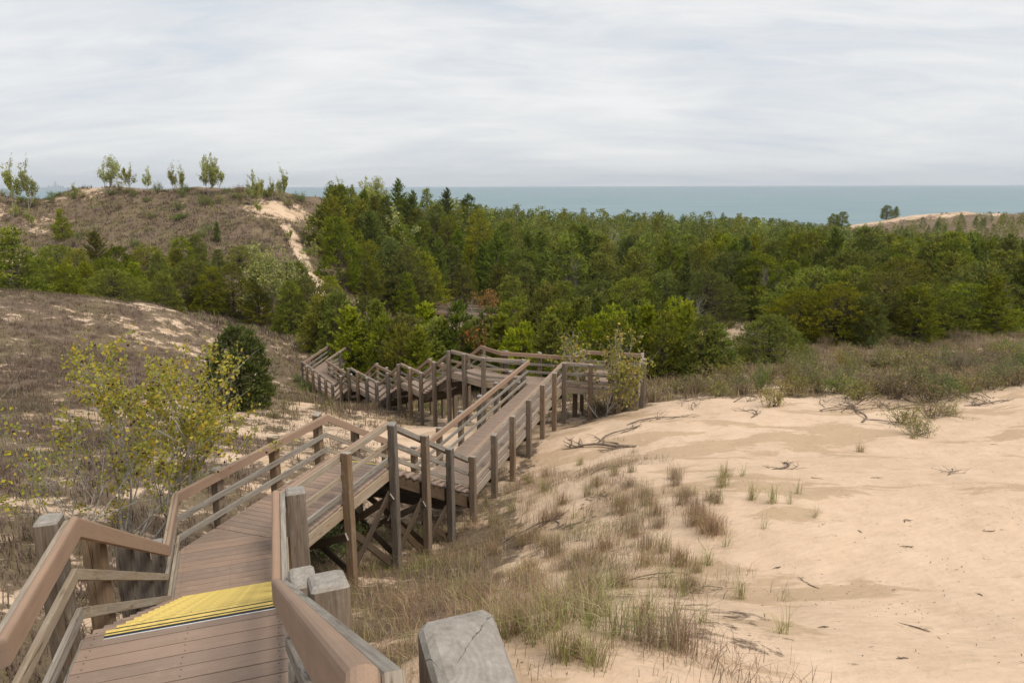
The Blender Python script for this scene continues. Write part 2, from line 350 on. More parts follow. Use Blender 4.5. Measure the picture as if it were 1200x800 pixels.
def veg_cover(x, y):
    """share of the ground that dry plants cover, 0 = bare sand"""
    x = np.asarray(x, float); y = np.asarray(y, float)
    az = x / np.maximum(y, 1.0)
    n = fbm(x * 0.16, y * 0.16, 4, 5); nf = fbm(x * 0.5, y * 0.5, 3, 9)
    hill = sstep(y, 56, 66)
    n9 = fbm(x * 1.5, y * 1.5, 3, 17)
    v = 0.575 + 0.10 * sstep(y, 24, 34) + 0.15 * hill + 0.42 * n + (0.45 - 0.15 * hill) * n9 + 0.25 * nf * hill
    # open dune to the right of the boardwalk, as far as its crest
    edge = np.interp(y, [3, 8, 14, 20, 24, 26], [-1.5, -0.9, 0.0, 1.0, 1.5, 5.0]) + 0.7 * n
    crest = 26.3 - 0.02 * x + 1.0 * fbm(x * 0.35, 0 * x, 3, 2)
    dune = sstep(x, edge - 0.7, edge + 0.9) * (1 - sstep(y, crest, crest + 1.6))
    v = v * (1 - dune)
    clumpy = sstep(x, -1, 1.0) * (1 - sstep(x, 2.0, 4.2)) * (1 - sstep(y, 15, 19)) * sstep(y, 2.5, 5)
    v = np.maximum(v, clumpy * (0.16 + 0.30 * nf))
    gully = np.exp(-((x + 1.7) / 1.5) ** 2) * sstep(y, 4, 7) * (1 - sstep(y, 17, 21))
    v = np.maximum(v, gully * (0.62 + 0.35 * nf))
    bare = np.exp(-(((x + 2.2) / 3.4) ** 2 + ((y - 25.5) / 3.0) ** 2))   # sand between the two legs of the boardwalk
    v = v * (1 - 0.95 * np.clip(1.5 * bare, 0, 1))
    bare2 = np.exp(-(((x + 9.0) / 3.2) ** 2 + ((y - 28.0) / 4.5) ** 2))
    v = v * (1 - 0.25 * bare2)
    # forest floor
    v = np.where(y > 60, np.maximum(v, 0.62 + 0.3 * nf), v)
    # blow-outs on the far hill
    for (bx, by, rx, ry, st) in [(-71.6,123.0,7,4,0.5),(-73.5,113.0,6,5,0.5),(-64.0,95.0,5,5,0.6),(-36.2,116.0,5.5,4.5,0.95),(-50.1,95.0,5,3,0.3),(142.2,278.0,18,7,1.5),(193.6,282.0,20,8,1.5),(165.3,279.0,12,4,0.9),(21.5,69.0,5,5,0.7),(25.0,47.0,3,2,0.6)]:
        v = v - st * np.exp(-(((x - bx) / rx) ** 2 + ((y - by) / ry) ** 2)) * (0.8 + 0.5 * nf)
    v = v - (0.42 + 0.35 * n9) * sstep(y, 245, 262) * sstep(x, 80, 110)
    v = v - 0.9 * (1 - sstep(path_d(x, y, [(-33.8,110.0),(-31.2,105.0),(-28.9,99.0),(-25.7,92.0),(-22.6,84.0),(-21.1,78.0)]), 0.35, 1.3 + 0.5 * nf))
    return np.clip(v, 0, 1)

def ground(x, y):
    x = np.asarray(x, float); y = np.asarray(y, float)
    z = tps(x, y)
    vg = veg_cover(x, y)
    far = sstep(np.hypot(x, y), 25, 80)
    z = z + (0.10 + 0.75 * far) * fbm(x * 0.16, y * 0.16, 4, 21) + 0.05 * (0.4 + vg) * fbm(x * 1.3, y * 1.3, 3, 31)
    z = z + 0.07 * (1 - vg) * (1 - far) * fbm(x * 0.8, y * 0.55, 3, 55)
    z = z + 0.05 * vg * np.abs(fbm(x * 3.1, y * 3.1, 2, 41))
    return z
def gz(x, y): return float(ground(np.array([x]), np.array([y]))[0])

def build_ground():
    ys = [-30.0]
    while ys[-1] < 430: ys.append(ys[-1] + max(0.12, 0.0085 * max(ys[-1], 0) if ys[-1] > 0 else 0.6))
    ys = np.array(ys); nx = 400
    t = np.linspace(-1, 1, nx); t = 0.72 * t + 0.28 * t ** 3
    Y = np.repeat(ys[:, None], nx, 1); X = t[None] * (16 + 1.15 * np.maximum(Y, 0) + 24 * (Y < 0))
    Z = np.empty_like(X); V = np.empty_like(X)
    for i in range(0, len(ys), 40):
        Z[i:i + 40] = ground(X[i:i + 40], Y[i:i + 40]); V[i:i + 40] = veg_cover(X[i:i + 40], Y[i:i + 40])
    n, m = X.shape
    me = bpy.data.meshes.new('ground')
    idx = np.arange(n * m).reshape(n, m)
    q = np.stack([idx[:-1, :-1], idx[:-1, 1:], idx[1:, 1:], idx[1:, :-1]], -1).reshape(-1, 4)
    me.vertices.add(n * m); me.vertices.foreach_set('co', np.stack([X, Y, Z], -1).astype(np.float32).ravel())
    me.loops.add(q.size); me.loops.foreach_set('vertex_index', q.astype(np.int32).ravel())
    me.polygons.add(len(q)); me.polygons.foreach_set('loop_start', np.arange(0, q.size, 4, dtype=np.int32))
    me.polygons.foreach_set('use_smooth', np.ones(len(q), bool))
    a = me.attributes.new('veg', 'FLOAT', 'POINT'); a.data.foreach_set('value', V.astype(np.float32).ravel())
    me.update(calc_edges=True); me.validate()
    s = NT('dune_sand')
    pos = s.n('ShaderNodeNewGeometry').outputs['Position']
    veg = s.n('ShaderNodeAttribute', attribute_name='veg').outputs['Fac']
    grain = s.noise(pos, 55.0, 3, 0.7); mid = s.noise(pos, 2.2, 5, 0.6); big = s.noise(pos, 0.23, 4, 0.55)
    f = s.math('ADD', s.math('MULTIPLY', grain, 0.25), s.math('ADD', s.math('MULTIPLY', mid, 0.4), s.math('MULTIPLY', big, 0.35)))
    sand = s.ramp(f, [(0.34, (0.50, 0.362, 0.25)), (0.5, (0.58, 0.428, 0.302)), (0.66, (0.645, 0.49, 0.356))])
    # damp patches with ragged wind-drawn outlines
    dn = s.noise(s.map(pos, (0.30, 0.62, 0.5), (3.1, 7.7, 0), (0, 0, 0.25)), 1.0, 7, 0.62, 0.5)
    dn2 = s.noise(s.map(pos, (0.12, 0.16, 0.1), (9, 2, 0)), 1.0, 2, 0.5)
    damp = s.math('MULTIPLY', s.step(s.math('ADD', dn, s.math('MULTIPLY', s.math('SUBTRACT', dn2, 0.5), 0.5)), 0.535, 0.575), 0.80)
    sand = s.mix(damp, sand, c4((0.415, 0.297, 0.19)))
    # litter and dead low growth between the standing plants
    ln = s.noise(pos, 1.5, 8, 0.72, 0.3); ln2 = s.noise(pos, 6.5, 5, 0.75)
    lm = s.step(s.math('ADD', s.math('ADD', s.math('MULTIPLY', ln, 1.3), s.math('MULTIPLY', ln2, 0.7)), s.math('MULTIPLY', s.math('SUBTRACT', veg, 0.5), 0.75)), 0.90, 1.08)
    lm = s.math('MULTIPLY', lm, s.step(veg, 0.04, 0.22))
    tint = s.noise(pos, 0.33, 4, 0.6); t2 = s.noise(pos, 9.0, 4, 0.7)
    lit = s.ramp(s.math('ADD', s.math('MULTIPLY', tint, 0.6), s.math('MULTIPLY', t2, 0.4)),
                 [(0.30, (0.076, 0.054, 0.042)), (0.45, (0.110, 0.078, 0.058)), (0.56, (0.138, 0.108, 0.060)), (0.70, (0.20, 0.150, 0.088))])
    colr = s.mix(s.math('MULTIPLY', lm, 0.88), sand, lit)
    rip = s.n('ShaderNodeTexWave', {'Vector': s.map(pos, (1, 1, 1), (0, 0, 0), (0, 0, 1.1)), 'Scale': 2.2, 'Distortion': 5.0, 'Detail': 3.0, 'Detail Scale': 1.2}).outputs['Fac']
    prints = s.math('ADD', s.math('MULTIPLY', s.noise(pos, 3.4, 4, 0.6), 0.6), s.math('MULTIPLY', s.noise(pos, 1.1, 3, 0.55), 1.1))
    h = s.math('ADD', s.math('ADD', s.math('MULTIPLY', rip, 0.035), s.math('MULTIPLY', prints, 1.25)), s.math('ADD', s.math('MULTIPLY', grain, 0.05), s.math('MULTIPLY', s.math('MULTIPLY', lm, t2), 1.2)))
    s.bsdf(colr, 0.95, s.bump(h, 0.75, 0.075), 0.1)
    me.materials.append(s.m)
    o = bpy.data.objects.new('ground', me); col.objects.link(o)
    tag(o, 'pale sand dunes and valley floor with patches of dry brown growth', 'ground', kind='structure')
build_ground()

def build_lake():
    vs = [(-60000, 300, -29.0), (60000, 300, -29.0), (60000, 70000, -29.0), (-60000, 70000, -29.0)]
    s = NT('lake_water')
    pos = s.n('ShaderNodeNewGeometry').outputs['Position']
    w1 = s.noise(s.map(pos, (0.05, 0.16, 1)), 1.0, 5, 0.6); w2 = s.noise(s.map(pos, (0.004, 0.012, 1)), 1.0, 4, 0.6)
    base = s.ramp(w2, [(0.35, (0.125, 0.205, 0.232)), (0.65, (0.170, 0.248, 0.270))])
    s.bsdf(base, 0.42, s.bump(w1, 0.8, 2.2), 0.5, **{'IOR': 1.33})
    o = mesh_obj('lake', vs, [(0, 1, 2, 3)], s.m)
    tag(o, 'wide blue grey lake reaching the horizon', 'water', kind='structure')
build_lake()

# ------------------------------------------------------------------ boardwalk
ZT, ZA, ZB, ZC = -1.65, -3.2, -5.4, -7.3
ZF, ZG, ZH, ZI = -8.8, -10.3, -11.8, -13.3
boardwalk = empty('boardwalk', (-3.0, 12.0, gz(-3.0, 12.0)))
tag(boardwalk, 'long brown boardwalk with weathered grey posts, rails and stair flights stepping down the dune', 'boardwalk')
SEC = {}
for key, name, loc, lab in [
    ('Z', 'landing', (-0.5, 0.0, ZT), None), ('S0', 'stair_flight', (-1.3, 2.2, ZA), None),
    ('A', 'landing', (-2.2, 4.3, ZA), 'short brown landing that ends in a yellow stair nosing'),
    ('S1', 'stair_flight', (-3.2, 6.9, ZB), 'stair flight with bright yellow nosings'),
    ('B', 'landing', (-3.6, 11.5, ZB), 'bent landing on cross braced posts'),
    ('S2', 'stair_flight', (-2.4, 15.2, ZC), None), ('C', 'walkway', (-0.3, 21.5, ZC), 'long straight walkway'),
    ('D', 'platform', (2.0, 26.8, ZC), 'wide platform that holds the bench'),
    ('S3', 'stair_flight', (-2.6, 29.7, ZF), None), ('F', 'landing', (-3.9, 31.7, ZF), None),
    ('S4', 'stair_flight', (-5.2, 33.7, ZG), None), ('G', 'landing', (-7.0, 36.3, ZG), None),
    ('S5', 'stair_flight', (-8.7, 38.9, ZH), None), ('H', 'walkway', (-11.5, 43.5, ZH), None),
    ('S6', 'stair_flight', (-11.6, 51.1, ZI), None), ('I', 'landing', (-10.6, 53.2, ZI), None)]:
    e_ = empty(name, Vector(loc) - boardwalk.location, boardwalk); SEC[key] = e_
    if lab: e_['label'] = lab

def V2(a): return Vector((a[0], a[1]))
# edge points: x, y, z, key of the section that begins here, post stations along it
EL = [(-1.3, -1.1, ZT, 'Z', []), (-1.52, 0.47, ZT, 'S0', [0.80]), (-2.67, 3.33, ZA, 'A', [0.97]), (-3.13, 4.75, ZA, 'S1', [0.27, 0.55, 0.78]),
      (-4.45, 8.53, ZB, 'B', [0.12]), (-5.07, 10.18, ZB, 'B', [0.25, 0.62, 0.97]), (-3.77, 14.0, ZB, 'S2', [0.33, 0.67]),
      (-2.42, 17.0, ZC, 'C', [0.02, 0.18, 0.34, 0.50, 0.66, 0.82, 0.97]), (0.60, 26.49, ZC, 'D', [0.08, 0.95]), (-1.15, 26.95, ZC, 'D', [0.5]),
      (-2.43, 28.3, ZC, 'S3', [0.02, 0.52]), (-3.83, 30.38, ZF, 'F', [0.02, 0.5]), (-5.09, 32.24, ZF, 'S4', [0.02, 0.5]),
      (-6.52, 34.36, ZG, 'G', [0.02, 0.35, 0.68]), (-8.59, 37.43, ZG, 'S5', [0.02, 0.5]), (-9.99, 39.5, ZH, 'H', [0.02, 0.22, 0.42, 0.62, 0.82]),
      (-13.3, 44.9, ZH, 'H', [0.03, 0.35, 0.67, 0.97]), (-12.9, 50.2, ZH, 'S6', [0.5]), (-11.65, 52.4, ZI, 'I', [0.05, 0.9]), (-10.6, 54.3, ZI, None, [])]
ER = [(0.12, -0.6, ZT, 'Z', []), (-0.206, 1.0, ZT, 'S0', [0.035, 0.55, 0.97]), (-1.38, 3.93, ZA, 'A', []), (-1.79, 5.21, ZA, 'S1', [0.02, 0.35, 0.68]),
      (-3.11, 9.0, ZB, 'B', [0.03, 0.9]), (-3.50, 10.05, ZB, 'B', [0.04, 0.50, 0.98]), (-2.42, 13.53, ZB, 'S2', [0.35, 0.67]),
      (-1.07, 16.53, ZC, 'C', [0.0, 0.165, 0.33, 0.50, 0.665, 0.83, 0.98]), (1.88, 26.16, ZC, 'D', [0.38, 0.75, 0.98]), (4.6, 25.45, ZC, 'D', [0.25, 0.6]),
      (5.1, 27.5, ZC, 'D', [0.02, 0.5, 0.98]), (2.75, 28.2, ZC, 'D', [0.5]), (2.5, 27.1, ZC, 'D', [0.03, 0.5, 0.95]), (-0.4, 27.95, ZC, 'D', [0.06]),
      (-1.25, 29.1, ZC, 'S3', [0.02, 0.52]), (-2.65, 31.18, ZF, 'F', [0.02, 0.5]), (-3.91, 33.04, ZF, 'S4', [0.02, 0.5]),
      (-5.34, 35.16, ZG, 'G', [0.02, 0.35, 0.68]), (-7.41, 38.23, ZG, 'S5', [0.02, 0.5]), (-8.81, 40.3, ZH, 'H', [0.02, 0.27, 0.52, 0.77]),
      (-11.95, 45.4, ZH, 'H', [0.02, 0.5, 0.97]), (-11.5, 49.9, ZH, 'S6', [0.5]), (-10.3, 52.0, ZI, 'I', [0.05, 0.9]), (-9.3, 53.8, ZI, None, [])]

def offset_pts(E, o, side):
    """edge polyline pushed outwards by o with mitred corners; side +1 = right of the walk"""
    P2 = [V2(p) for p in E]; n = len(P2); out = []
    nr = []
    for a, b in zip(P2[:-1], P2[1:]):
        d = (b - a).normalized(); nr.append(Vector((d.y, -d.x)) * side)
    for i in range(n):
        if i == 0: m = nr[0]
        elif i == n - 1: m = nr[-1]
        else: m = (nr[i - 1] + nr[i]) / (1 + nr[i - 1].dot(nr[i]))
        out.append(P2[i] + m * o)
    return out, nr
def sweep(name, E, i, side, prof, mat, parent, cache={}, smooth=False):
    """one board of the rail between two corners; prof lists (outward offset, height above the deck edge)"""
    vs = []
    for k in (i, i + 1):
        for o, z in prof:
            key = (id(E), round(o, 4))
            if key not in cache: cache[key] = offset_pts(E, o, side)[0]
            q = cache[key][k]; vs.append((q.x, q.y, E[k][2] + z))
    n = len(prof)
    fs = [(j, (j + 1) % n, n + (j + 1) % n, n + j) for j in range(n)] + [tuple(range(n))[::-1], tuple(range(n, 2 * n))]
    if side > 0: fs = [f[::-1] for f in fs]
    org = Vector(vs[0]); d = Vector(vs[n]) - Vector(vs[0])
    return local_obj(name, vs, fs, mat, org, d, parent, smooth=smooth)
def rect(o0, o1, z0, z1, c=0.005):
    return [(o0 + c, z0), (o1 - c, z0), (o1, z0 + c), (o1, z1 - c), (o1 - c, z1), (o0 + c, z1), (o0, z1 - c), (o0, z0 + c)]
RT = 0.93
CAP = [(-0.056, RT - 0.158), (-0.004, RT - 0.158), (-0.001, RT - 0.024), (-0.005, RT - 0.011), (-0.014, RT - 0.003), (-0.024, RT), (-0.036, RT), (-0.046, RT - 0.004), (-0.053, RT - 0.012), (-0.056, RT - 0.026)]

def post_mesh(name, base, top, w, d, along, mat, parent, tilt=0.0, bolts=None, rough=0.0):
    """square timber post, local x upwards, edges eased and its head cut with a chamfer all round"""
    H = top - base[2]; a, b = w / 2, d / 2; c = min(w, d) * 0.08
    def ring(z, ins):
        A, B = a - ins, b - ins; cc = c
        return [(z, -A + cc, -B), (z, A - cc, -B), (z, A, -B + cc), (z, A, B - cc), (z, A - cc, B), (z, -A + cc, B), (z, -A, B - cc), (z, -A, -B + cc)]
    ins = w * 0.13
    rings = [ring(0, 0), ring(H * 0.5, -rough), ring(H - ins * 1.0, 0), ring(H - ins * 0.35, ins * 0.35), ring(H, ins)]
    vs = [];
    for k, r in enumerate(rings):
        for (z, y, x) in r: vs.append((z + (tilt * y if k > 1 else 0), y, x))
    fs = []
    for k in range(len(rings) - 1):
        for j in range(8): fs.append((k * 8 + j, k * 8 + (j + 1) % 8, (k + 1) * 8 + (j + 1) % 8, (k + 1) * 8 + j))
    fs += [tuple(range(8))[::-1], tuple(range((len(rings) - 1) * 8, len(rings) * 8))]
    fs = [f[::-1] for f in fs]
    fm = [0] * len(fs)
    if bolts:
        for bz in bolts:                       # hexagonal bolt heads on both faces across the rail
            for sgn in (-1, 1):
                k0 = len(vs)
                for h in (b - 0.002, b + 0.007):
                    for j in range(6):
                        an = j * math.pi / 3; vs.append((bz - base[2] + 0.011 * math.cos(an), 0.011 * math.sin(an), sgn * h))
                q = [(k0 + j, k0 + (j + 1) % 6, k0 + 6 + (j + 1) % 6, k0 + 6 + j) for j in range(6)] + [tuple(range(k0 + 6, k0 + 12))]
                if sgn < 0: q = [f[::-1] for f in q]
                fs += q; fm += [1] * len(q)
    o = mesh_obj(name, vs, fs, [mat, M['zinc']], None, fm)
    x = Vector((0, 0, 1)); y = Vector((along.x, along.y, 0)).normalized(); z = x.cross(y)
    m = Matrix(((x.x, y.x, z.x, base[0]), (x.y, y.y, z.y, base[1]), (x.z, y.z, z.z, base[2]), (0, 0, 0, 1)))
    if parent: o.parent = parent; m = parent_world(parent).inverted() @ m
    o.matrix_local = m
    return o

POSTS = {'L': [], 'R': []}
prnd = random.Random(11)
for side, E, sk in ((-1, EL, 'L'), (1, ER, 'R')):
    for i in range(len(E) - 1):
        key = E[i][3]; par = SEC[key]
        seg = Vector(E[i + 1][:3]) - Vector(E[i][:3]); stair = abs(seg.z) > 0.1
        far = E[i][1] > 28
        sweep('handrail', E, i, side, CAP, M['cap'], par)
        sweep('rail_backing', E, i, side, rect(0.0, 0.037, RT - 0.135, RT - 0.022), M['rail'], par)
        sweep('rail', E, i, side, rect(-0.004, 0.036, 0.44, 0.535), M['rail'], par)
        sweep('rail', E, i, side, rect(-0.004, 0.036, 0.13, 0.225), M['rail'], par)
        if stair: sweep('stringer', E, i, side, rect(-0.06, -0.018, -0.40, -0.085), M['dark'], par)
        else:
            sweep('rim_joist', E, i, side, rect(0.002, 0.038, -0.25, -0.036), M['rim'], par)
        nrm = offset_pts(E, 0, side)[1][i]
        for t in E[i][4]:
            p = Vector(E[i][:3]) + seg * t
            w, d = 0.145, 0.145
            if p.y < 6: w, d = 0.185, 0.15
            q = V2(p) + nrm * (0.041 + d / 2)
            if sk == 'R' and p.y < 1.8: q = q + nrm * 0.065
            zb = gz(q.x, q.y) - 0.35
            top = p.z + RT + prnd.uniform(-0.015, 0.04)
            if sk == 'R' and p.y < 1.8: top = p.z + RT - 0.055; w, d = 0.18, 0.15
            bolts = [p.z + 0.86, p.z + 0.49, p.z - 0.15] if 1.8 < p.y < 19 else None
            po = post_mesh('post', (q.x, q.y, zb), top, w, d, seg, M['post'], par, 0.45 if (sk == 'R' and p.y < 1.8) else prnd.uniform(-0.28, 0.28), bolts, 0.004)
            POSTS[sk].append((key, q, p.z, zb, seg))

def prism(name, poly, ztop, th, mat, parent, d, screws=None, extra=None):
    """flat board with the outline poly (counter-clockwise) and eased top edges"""
    n = len(poly); c = 0.003
    cen = sum((Vector(p) for p in poly), Vector((0, 0))) / n
    ins = [cen + (Vector(p) - cen) * (1 - c / max((Vector(p) - cen).length, 0.05)) for p in poly]
    vs = [(p[0], p[1], ztop - th) for p in poly] + [(p[0], p[1], ztop - c) for p in poly] + [(p.x, p.y, ztop) for p in ins]
    fs = [tuple(range(n))[::-1], tuple(range(2 * n, 3 * n))]
    for k in (0, 1):
        for j in range(n): fs.append((k * n + j, k * n + (j + 1) % n, (k + 1) * n + (j + 1) % n, (k + 1) * n + j))
    fm = [0] * len(fs); mats = [mat]
    if screws:
        mats.append(M['screw'])
        for sx, sy in screws:
            k0 = len(vs)
            for j in range(6): vs.append((sx + 0.006 * math.cos(j * math.pi / 3), sy + 0.006 * math.sin(j * math.pi / 3), ztop + 0.0012))
            fs.append(tuple(range(k0, k0 + 6))); fm.append(1)
    return local_obj(name, vs, fs, mats, Vector((cen.x, cen.y, ztop - th / 2)), Vector((d.x, d.y, 0)), parent, fm)
def clip(poly, n, lo, hi):
    """part of a convex polygon with lo <= p.n <= hi"""
    for s, lim in ((1, lo), (-1, -hi)):
        out = []
        for a, b in zip(poly, poly[1:] + poly[:1]):
            da, db = s * a.dot(n) - lim, s * b.dot(n) - lim
            if da >= 0: out.append(a)
            if (da >= 0) != (db >= 0): out.append(a + (b - a) * (da / (da - db)))
        poly = out
        if len(poly) < 3: return []
    return poly
def area(p): return 0.5 * sum(a.x * b.y - b.x * a.y for a, b in zip(p, p[1:] + p[:1]))
def deck(sec, poly, d, z, single=True, w=0.145, gap=0.009, screws=False, th=0.034):
    """planks running along d; single = one object each, else one joined part"""
    poly = [Vector(p) for p in poly]
    if area(poly) < 0: poly.reverse()
    d = Vector(d).normalized(); n = Vector((-d.y, d.x))
    lo = min(p.dot(n) for p in poly); hi = max(p.dot(n) for p in poly)
    k = 0; JV, JF = [], []; rr = random.Random(5)
    while lo + k * w < hi - 0.02:
        c = clip(poly, n, lo + k * w + gap / 2, min(hi, lo + (k + 1) * w - gap / 2)); k += 1
        if len(c) < 3 or abs(area(c)) < 0.004: continue
        zz = z + rr.uniform(-0.0012, 0.0012)
        if single:
            sc = []
            if screws:
                t0 = min(p.dot(d) for p in c); t1 = max(p.dot(d) for p in c); mid = lo + (k - 0.5) * w
                for t in (t0 + 0.07, (t0 + t1) / 2, t1 - 0.07):
                    for sgn in (-0.035, 0.035): sc.append(tuple(d * (t + rr.uniform(-.006, .006)) + n * (mid + sgn)))
            prism('deck_board', c, zz, th, M['deck'], sec, d, sc)
        else:
            b = len(JV); m = len(c)
            JV += [(p.x, p.y, zz - th) for p in c] + [(p.x, p.y, zz) for p in c]
            JF += [tuple(range(b, b + m))[::-1], tuple(range(b + m, b + 2 * m))] + [(b + j, b + (j + 1) % m, b + m + (j + 1) % m, b + m + j) for j in range(m)]
    if JV:
        o = local_obj('deck_boards', JV, JF, M['deck'], Vector(JV[0]), Vector((d.x, d.y, 0)), sec); tag(o, kind='stuff')

def pt(E, i): return V2(E[i])
def perp(a, b):
    d = (Vector(b) - Vector(a)).normalized(); return Vector((d.y, -d.x))
# indices of the section starts in EL / ER
iL = {}; iR = {}
for D_, E in ((iL, EL), (iR, ER)):
    for k, p in enumerate(E): D_.setdefault(p[3], k)
def quad(key, sub=None):
    a, b = iL[key], iR[key]
    return [pt(EL, a), pt(ER, b), pt(ER, b + 1), pt(EL, a + 1)]
q = quad('Z'); deck(SEC['Z'], q, q[1] - q[0], ZT)
# near landing: its boards run parallel to the stair edge
LA, RA = V2(EL[3]), V2(ER[3]); dA = RA - LA
deck(SEC['A'], [V2(EL[2]), V2(ER[2]), RA, LA], dA, ZA, screws=True)
# bent landing: boards of the first leg are cut off by the first board of the second leg
LB, RB, LC, RC, LD, RD = V2(EL[4]), V2(ER[4]), V2(EL[5]), V2(ER[5]), V2(EL[6]), V2(ER[6])
dB2 = RD - LD
h2 = (LD - LC).normalized(); pn = Vector((-dB2.y, dB2.x)).normalized()
if pn.dot(h2) < 0: pn = -pn
cut = (LC + h2 * 0.75).dot(pn)
whole = [LB, RB, RC, RD, LD, LC]
first = clip([LB, RB, RC, RC + (RD - RC) * 0.2, LC + (LD - LC) * 0.4, LC], pn, -99, cut - 0.004)
deck(SEC['B'], first, RB - LB, ZB, screws=True)
deck(SEC['B'], clip([LC, RC, RD, LD], pn, cut + 0.004, 99), dB2, ZB, screws=True)
q = quad('C'); q[1] = V2(ER[7]); deck(SEC['C'], [V2(EL[7]), V2(ER[7]), V2(ER[8]), V2(EL[8])], V2(ER[7]) - V2(EL[7]), ZC, False)
eD = Vector((4.6 + 1.15, 25.45 - 26.95)).normalized(); bD = Vector((-eD.y, eD.x))
deck(SEC['D'], [(-1.15, 26.95), (4.6, 25.45), (4.84, 26.42), (-0.4, 27.95)], bD, ZC, False)
deck(SEC['D'], [(2.5, 27.11), (4.845, 26.425), (5.1, 27.5), (2.75, 28.2)], bD, ZC, False)
deck(SEC['D'], [(-1.155, 26.952), (-0.405, 27.952), (-1.25, 29.1), (-2.43, 28.3)], V2(ER[14]) - V2(EL[10]), ZC, False)
for key in ('F', 'G'):
    q = quad(key); deck(SEC[key], q, q[1] - q[0], EL[iL[key]][2], False)
a, b = iL['H'], iR['H']
deck(SEC['H'], [pt(EL, a), pt(ER, b), pt(ER, b + 1), pt(EL, a + 1)], pt(ER, b) - pt(EL, a), ZH, False)
deck(SEC['H'], [pt(EL, a + 1), pt(ER, b + 1), pt(ER, b + 2), pt(EL, a + 2)], pt(ER, b + 2) - pt(EL, a + 2), ZH, False)
q = quad('I'); deck(SEC['I'], q, q[1] - q[0], ZI, False)

def nosing(sec, L, R, fwd, z, t0=0.095, t1=0.95, dep=0.11):
    """ribbed metal nosing on the front edge of a step: yellow and black bands with a pale rear lip"""
    a = L + (R - L) * t0; b = L + (R - L) * t1
    bands = [(0.004, 0.036, 'yellow'), (0.036, 0.050, 'black'), (0.050, 0.070, 'yellow'), (0.070, 0.100, 'black'), (0.100, 0.108, 'alu')]
    vs, fs, fm = [], [], []
    names = ['yellow', 'black', 'alu']
    for s0, s1, m in bands:
        k = len(vs); h = 0.004 if m != 'black' else 0.0052
        for zz in (z - 0.001, z + h):
            for p, s in ((a, s0), (b, s0), (b, s1), (a, s1)): vs.append((p.x - fwd.x * s, p.y - fwd.y * s, zz))
        fs += [(k + 3, k + 2, k + 1, k), (k + 4, k + 5, k + 6, k + 7)] + [(k + j, k + (j + 1) % 4, k + 4 + (j + 1) % 4, k + 4 + j) for j in range(4)]
        fm += [names.index(m)] * 6
    k = len(vs)                                        # turned-down front lip
    for zz in (z - 0.03, z + 0.004):
        for p, s in ((a, -0.003), (b, -0.003), (b, 0.004), (a, 0.004)): vs.append((p.x - fwd.x * s, p.y - fwd.y * s, zz))
    fs += [(k + 3, k + 2, k + 1, k), (k + 4, k + 5, k + 6, k + 7)] + [(k + j, k + (j + 1) % 4, k + 4 + (j + 1) % 4, k + 4 + j) for j in range(4)]
    fm += [0] * 6
    fs = [f[::-1] for f in fs]
    o = local_obj('nosing_strip', vs, fs, [M[x] for x in names], Vector((a.x, a.y, z)), Vector((b.x - a.x, b.y - a.y, 0)), sec, fm)
    return o
def flight(key, n, nose=False):
    sec = SEC[key]; a, b = iL[key], iR[key]
    L0, R0, L1, R1 = pt(EL, a), pt(ER, b), pt(EL, a + 1), pt(ER, b + 1)
    z0, z1 = EL[a][2], EL[a + 1][2]
    fwd = ((L1 + R1) - (L0 + R0)).normalized(); side = (R0 - L0).normalized()
    if nose: nosing(sec, L0, R0, fwd, z0)
    for i in range(1, n):
        z = z0 - (z0 - z1) * i / n
        f0, f1 = (i - 1) / (n - 1), i / (n - 1)
        la, ra, lb, rb = L0 + (L1 - L0) * f0, R0 + (R1 - R0) * f0, L0 + (L1 - L0) * f1, R0 + (R1 - R0) * f1
        for g0, g1 in ((0.0, 0.47), (0.49, 1.03)):
            p = [la + (lb - la) * g0 - side * 0.03, ra + (rb - ra) * g0 + side * 0.03, ra + (rb - ra) * g1 + side * 0.03, la + (lb - la) * g1 - side * 0.03]
            if area(p) < 0: p.reverse()
            prism('tread', p, z, 0.036, M['deck'], sec, side)
        if nose: nosing(sec, lb + fwd * 0.01, rb + fwd * 0.01, fwd, z)
flight('S0', 9); flight('S1', 13, True); flight('S2', 13, True)
flight('S3', 10); flight('S4', 10); flight('S5', 10); flight('S6', 10)

# cross beams between facing posts, and the braces below the bent landing and its stair
def span(pl, pr, z, sec): beam('cross_beam', (pl[0], pl[1], z), (pr[0], pr[1], z), 0.05, 0.19, M['dark'], sec)
for key in ('B', 'C', 'F', 'G', 'S2', 'S3', 'S4', 'S5', 'S1'):
    ls = [p for p in POSTS['L'] if p[0] == key]; rs = [p for p in POSTS['R'] if p[0] == key]
    for p in ls:
        if not rs: break
        r_ = min(rs, key=lambda r: (r[1] - p[1]).length)
        if (r_[1] - p[1]).length < 2.3:
            off = p[4].normalized().to_2d() * 0.10
            zz = min(p[2], r_[2]) - (0.36 if key[0] != 'S' else 0.55)
            span(p[1] + off, r_[1] + off, zz, SEC[key])
for key, (E, ii) in {'B': (None, 0), 'C': (None, 0), 'D': (None, 0), 'F': (None, 0), 'G': (None, 0)}.items():
    pass
def joists(sec, L0, R0, L1, R1, z, fr=(0.3, 0.7)):
    for f in fr:
        p, q_ = L0 + (R0 - L0) * f, L1 + (R1 - L1) * f
        beam('joist', (p.x, p.y, z - 0.145), (q_.x, q_.y, z - 0.145), 0.04, 0.20, M['dark'], sec)
joists(SEC['B'], LC, RC, LD, RD, ZB); joists(SEC['C'], V2(EL[7]), V2(ER[7]), V2(EL[8]), V2(ER[8]), ZC)
joists(SEC['D'], Vector((-1.0, 27.0)), Vector((-0.4, 27.8)), Vector((4.6, 25.6)), Vector((4.8, 26.3)), ZC)
